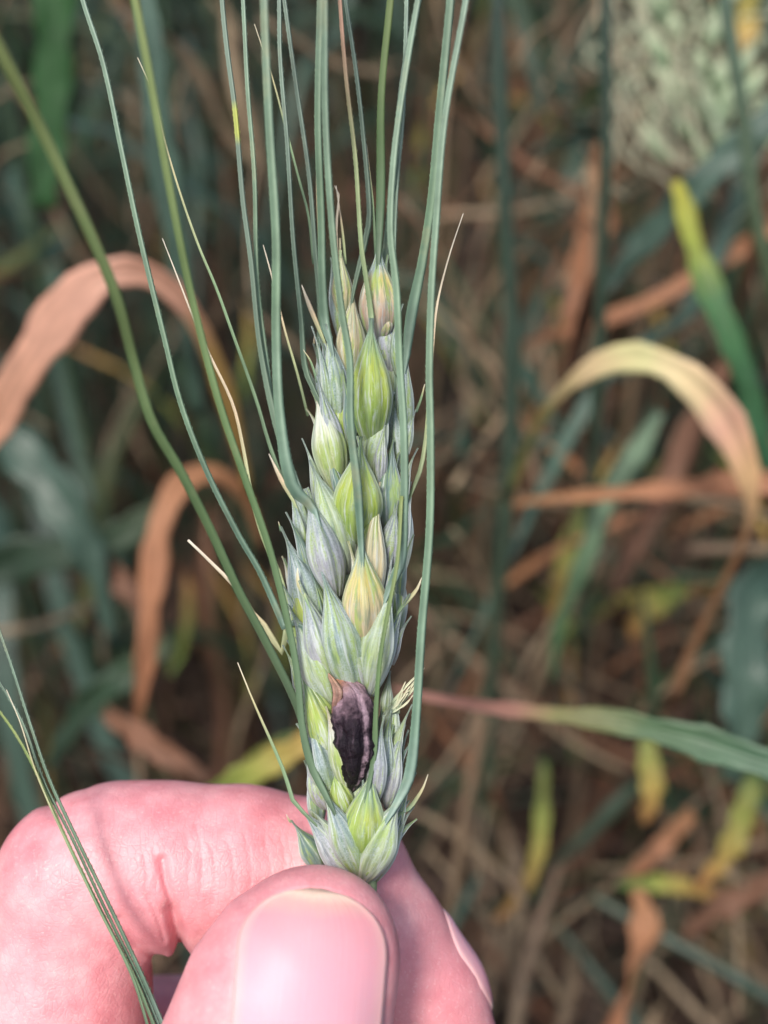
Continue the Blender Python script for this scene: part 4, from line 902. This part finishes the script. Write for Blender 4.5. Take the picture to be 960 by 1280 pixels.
# ------------------------------------------------------------------ wheat plants of the field, each stem with its leaves
def plant_proto(seed, kind):
    r = random.Random(seed); H = r.uniform(0.52, 0.80); lean = r.uniform(-0.10, 0.10); lean2 = r.uniform(-0.08, 0.08)
    root = empty('wheat_plant', (0, 0, 0)); org = (0, 0, 0)
    at = lambda z: Vector((lean*(z/H)**1.6*H, lean2*(z/H)**1.6*H, z))
    mb = MB(); n = 26; rs = [0.0019-0.0006*i/(n-1) for i in range(n)]
    ps = [at(H*i/(n-1)) for i in range(n)]
    for k in (6, 13, 19): rs[k] *= 1.35
    tube(mb, ps, rs, 7, ref=Vector((0, -1, 0.1)))
    sm_ = {'g': 'stem_dark', 'm': 'stem_green', 'b': 'stem_straw'}[kind]
    mb.build('stem', M[sm_], root, world=True)
    nl = r.choice((4, 5, 6))
    for i in range(nl):
        z = H*(0.10+0.78*i/nl+r.uniform(-.03, .05)); a = r.uniform(0, 2*PI); L = r.uniform(0.14, 0.28); dry = i < nl*(0.35 if kind == 'g' else 0.6 if kind == 'm' else 1.0)
        p = at(z); dirv = Vector((math.cos(a), math.sin(a), 0)); rise = r.uniform(0.3, 0.9)*(0.5 if dry else 1); wd = r.uniform(0.006, 0.012)*(0.7 if dry else 1)
        pts = []
        for k in range(6):
            s = k/5; q = p+dirv*(L*0.75*s*(1-0.25*s*dry))+Vector((0, 0, L*(rise*s-(1.5+0.9*dry)*s*s*r.uniform(0.75, 1.1))))
            q += Vector((r.uniform(-1, 1), r.uniform(-1, 1), 0))*0.012*s
            if q.z < 0.01: q.z = 0.01+0.01*r.random()
            pts.append((q.x, q.y, q.z, wd*(0.45, 0.9, 1.0, 0.9, 0.6, 0.08)[k], r.uniform(-25, 25)+(r.uniform(-80, 80)*s if dry else 0)))
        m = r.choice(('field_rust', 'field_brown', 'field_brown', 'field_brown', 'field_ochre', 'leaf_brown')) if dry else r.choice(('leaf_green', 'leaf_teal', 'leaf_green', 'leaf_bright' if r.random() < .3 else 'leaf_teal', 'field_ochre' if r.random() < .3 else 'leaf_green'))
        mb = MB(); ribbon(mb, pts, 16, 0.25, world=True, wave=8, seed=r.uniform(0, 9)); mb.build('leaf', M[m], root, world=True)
    if r.random() < 0.6 and H > 0.6:
        top = at(H); mb = MB(); n = 16
        tube(mb, [top+Vector((lean*0.02*i, 0, 0.075*i/(n-1))) for i in range(n)], [0.0062*math.sin(PI*(0.12+0.8*i/(n-1)))**0.6*(1+0.18*(i % 2)) for i in range(n)], 9, 0.75, ref=Vector((0, -1, 0.05)))
        e = mb.build('ear', M['ear_pale'], root, world=True); mb = MB()
        for i in range(14):
            a = r.uniform(0, 2*PI); b = top+Vector((0, 0, 0.015+0.055*i/14)); L = r.uniform(.06, .10)
            tube(mb, [b+Vector((math.cos(a)*0.02*s*s+math.cos(a)*0.01*s, math.sin(a)*0.02*s, L*s)) for s in (0, .25, .5, .75, 1)], [0.0005, .0004, .0004, .0003, .0001], 3, cap=False)
        aw = mb.build('awns', M['awn_far'], e, world=True)
    return root
def copy_tree(o, parent=None):
    c = o.copy(); C.objects.link(c); c.parent = parent
    for ch in o.children: copy_tree(ch, c)
    return c
protos = {k: [plant_proto(100+i+50*j, k) for i in range(6)] for j, k in enumerate('gmb')}
used = set(); cnt = 0
GL = {'g': ('dark green wheat plant with teal leaves in the blurred field behind', 'green wheat plants in the field behind'),
      'm': ('half dried wheat plant with green top and brown lower leaves in the blurred field', 'half dried wheat plants in the field behind'),
      'b': ('withered brown wheat plant with hanging straw leaves in the blurred field', 'withered wheat plants in the field behind')}
def place(x, y, k, rz, s):
    pr = R.choice(protos[k])
    if pr.name not in used: used.add(pr.name); o = pr
    else: o = copy_tree(pr)
    o.location = (x, y, 0); o.rotation_euler.z = rz; o.scale = (s, s, s)
    tag(o, GL[k][0], 'wheat plant', GL[k][1])
    return o
spots = []
tries = 0
while len(spots) < 262 and tries < 9000:
    tries += 1
    y = 0.36+1.75*R.random()**1.25; x = R.uniform(-1, 1)*(0.16+0.42*y)
    if y < 0.50 and abs(x) < 0.10: continue
    mn_ = 0.030+0.012*y
    if any((x-a)**2+(y-b)**2 < mn_*mn_ for a, b in spots): continue
    spots.append((x, y))
for x, y in spots:
    side = x/(0.16+0.42*y); g = R.random()
    k = ('g' if g < 0.85 else 'm' if g < 0.95 else 'b') if side < -0.1 else ('g' if g < 0.30 else 'm' if g < 0.62 else 'b')
    if side > -0.15 and abs(side-0.15) < 0.15 and R.random() < 0.35: continue
    place(x, y, k, R.uniform(0, 6.28), R.uniform(0.85, 1.15))
for k in protos:
    for p in protos[k]:
        if p.name not in used:
            for ch in list(p.children_recursive): bpy.data.objects.remove(ch)
            bpy.data.objects.remove(p)

# fallen straws and thin dead leaves caught between the stems
def straw_proto(seed, leafy):
    r = random.Random(seed); L = r.uniform(.10, .30); k1 = r.uniform(-.35, .35); k2 = r.uniform(-.25, .25); n = 14
    ps = [Vector((L*(i/(n-1)-.5), L*k1*((i/(n-1)-.5)**2), L*k2*((i/(n-1)-.5)**2)+L*0.15*math.sin(i*0.5+seed)*0.2)) for i in range(n)]
    mb = MB()
    if leafy:
        w_ = r.uniform(.006, .014); tw_ = r.uniform(-160, 160)
        ribbon(mb, [(p.x, p.y, p.z, w_*math.sin(PI*(0.08+0.88*i/(n-1)))**0.7, tw_*i/(n-1)) for i, p in enumerate(ps)][::2], 20, 0.35, world=True, wave=20, seed=seed, curl=2.0)
    else:
        rs = [r.uniform(.0012, .0024)]*n; rs[n//2] *= 1.4; tube(mb, ps, rs, 6, ref=Vector((0, -1, 0.2)))
    mt = r.choice(('leaf_orange', 'leaf_tan', 'leaf_brown', 'leaf_yellow', 'field_rust', 'leaf_green', 'leaf_teal')) if leafy else r.choice(('stem_straw', 'leaf_tan', 'leaf_brown', 'stem_green', 'leaf_tan'))
    o = mb.build('loose_leaf' if leafy else 'dry_straw', M[mt], None, world=True)
    if leafy: tag(o, 'thin twisted leaf caught between the blurred stems behind', 'leaf', 'loose leaves caught between the stems')
    else: tag(o, 'thin straw lying slantwise between the blurred stems behind', 'straw', 'loose straws between the stems')
    return o
sp_ = [straw_proto(300+i, i % 2 == 0) for i in range(24)]
for i in range(560):
    t_ = 0.33+0.75*R.random()**1.5; sx_ = R.uniform(-1, 1); sy_ = R.uniform(-1.15, 1.0)
    if R.random() < 0.62 and sx_ < 0.1: sx_ = R.uniform(0.1, 1)
    q = CAM+FWD*t_+RIGHT*(sx_*0.42*t_)+UP*(sy_*0.52*t_)
    if q.z < 0.02: q.z = R.uniform(0.01, 0.06)
    pr = sp_[i % 24]; o = pr if i < 24 else pr.copy()
    if i >= 24: C.objects.link(o)
    steep = R.random() < (0.6 if sx_ < 0 else 0.4)
    o.location = q; o.rotation_euler = (R.uniform(-.5, .5), R.choice((-1, 1))*R.uniform(0.9, 1.5) if steep else R.uniform(-.8, .8), R.uniform(0, 6.28)); k_ = R.uniform(.4, .8)*(0.6+0.5*t_); o.scale = (k_, k_, k_)

# the far wheat, read as one mass
mb = MB(); r = random.Random(11)
for i in range(1500):
    y = r.uniform(2.1, 6.5); x = r.uniform(-1, 1)*(0.3+0.6*y); H = r.uniform(.6, .85); l = r.uniform(-.08, .08)
    tube(mb, [Vector((x+l*s*s, y, H*s)) for s in (0, .35, .7, 1)], [0.002]*4, 4, ref=Vector((0, -1, 0.1)), cap=False)
    for q in range(4):
        z = H*r.uniform(.25, .95); a = r.uniform(0, 6.28); L = r.uniform(.15, .28); d = Vector((math.cos(a), math.sin(a), 0))
        b = Vector((x+l*(z/H)**2, y, z)); pts = [b+d*L*s+Vector((0, 0, L*(0.9*s-1.5*s*s))) for s in (0, .3, .65, 1)]
        sd = d.cross(Vector((0, 0, 1)))*0.006
        rows = [[p-sd*wv, p+sd*wv] for p, wv in zip(pts, (.5, 1, .9, .1))]; mb.grid(rows, [[(0, 0.3), (1, 0.3)]]*4)
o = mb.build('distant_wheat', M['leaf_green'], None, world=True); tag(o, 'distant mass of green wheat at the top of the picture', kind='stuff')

# straw and dead leaves on the soil
mb = MB(); r = random.Random(12)
for i in range(4200):
    y = 0.1+3.2*r.random()**1.3; x = r.uniform(-1, 1)*(0.35+0.45*y); a = r.uniform(0, 3.14); L = r.uniform(.03, .16); z = r.uniform(.012, .05); tz = r.uniform(-.02, .03)
    d = Vector((math.cos(a), math.sin(a), 0))*L*.5; sd = Vector((-math.sin(a), math.cos(a), r.uniform(-.6, .6)))*r.uniform(.0012, .005); c = Vector((x, y, z)); bend = Vector((-math.sin(a), math.cos(a), 0.3))*L*r.uniform(-.2, .2)
    rows = [[c+d*s+bend*(1-s*s)+Vector((0, 0, tz*s))-sd*wv, c+d*s+bend*(1-s*s)+Vector((0, 0, tz*s+0.002*wv)), c+d*s+bend*(1-s*s)+Vector((0, 0, tz*s))+sd*wv] for s, wv in ((-1, .2), (-.4, 1), (.3, 1), (1, .2))]
    mb.grid(rows, [[(0, 0.5), (.5, .5), (1, 0.5)]]*4)
o = mb.build('straw_litter', M['leaf_litter'], None, world=True); tag(o, 'brown straw and dead leaves scattered over the soil', 'straw litter', kind='stuff')
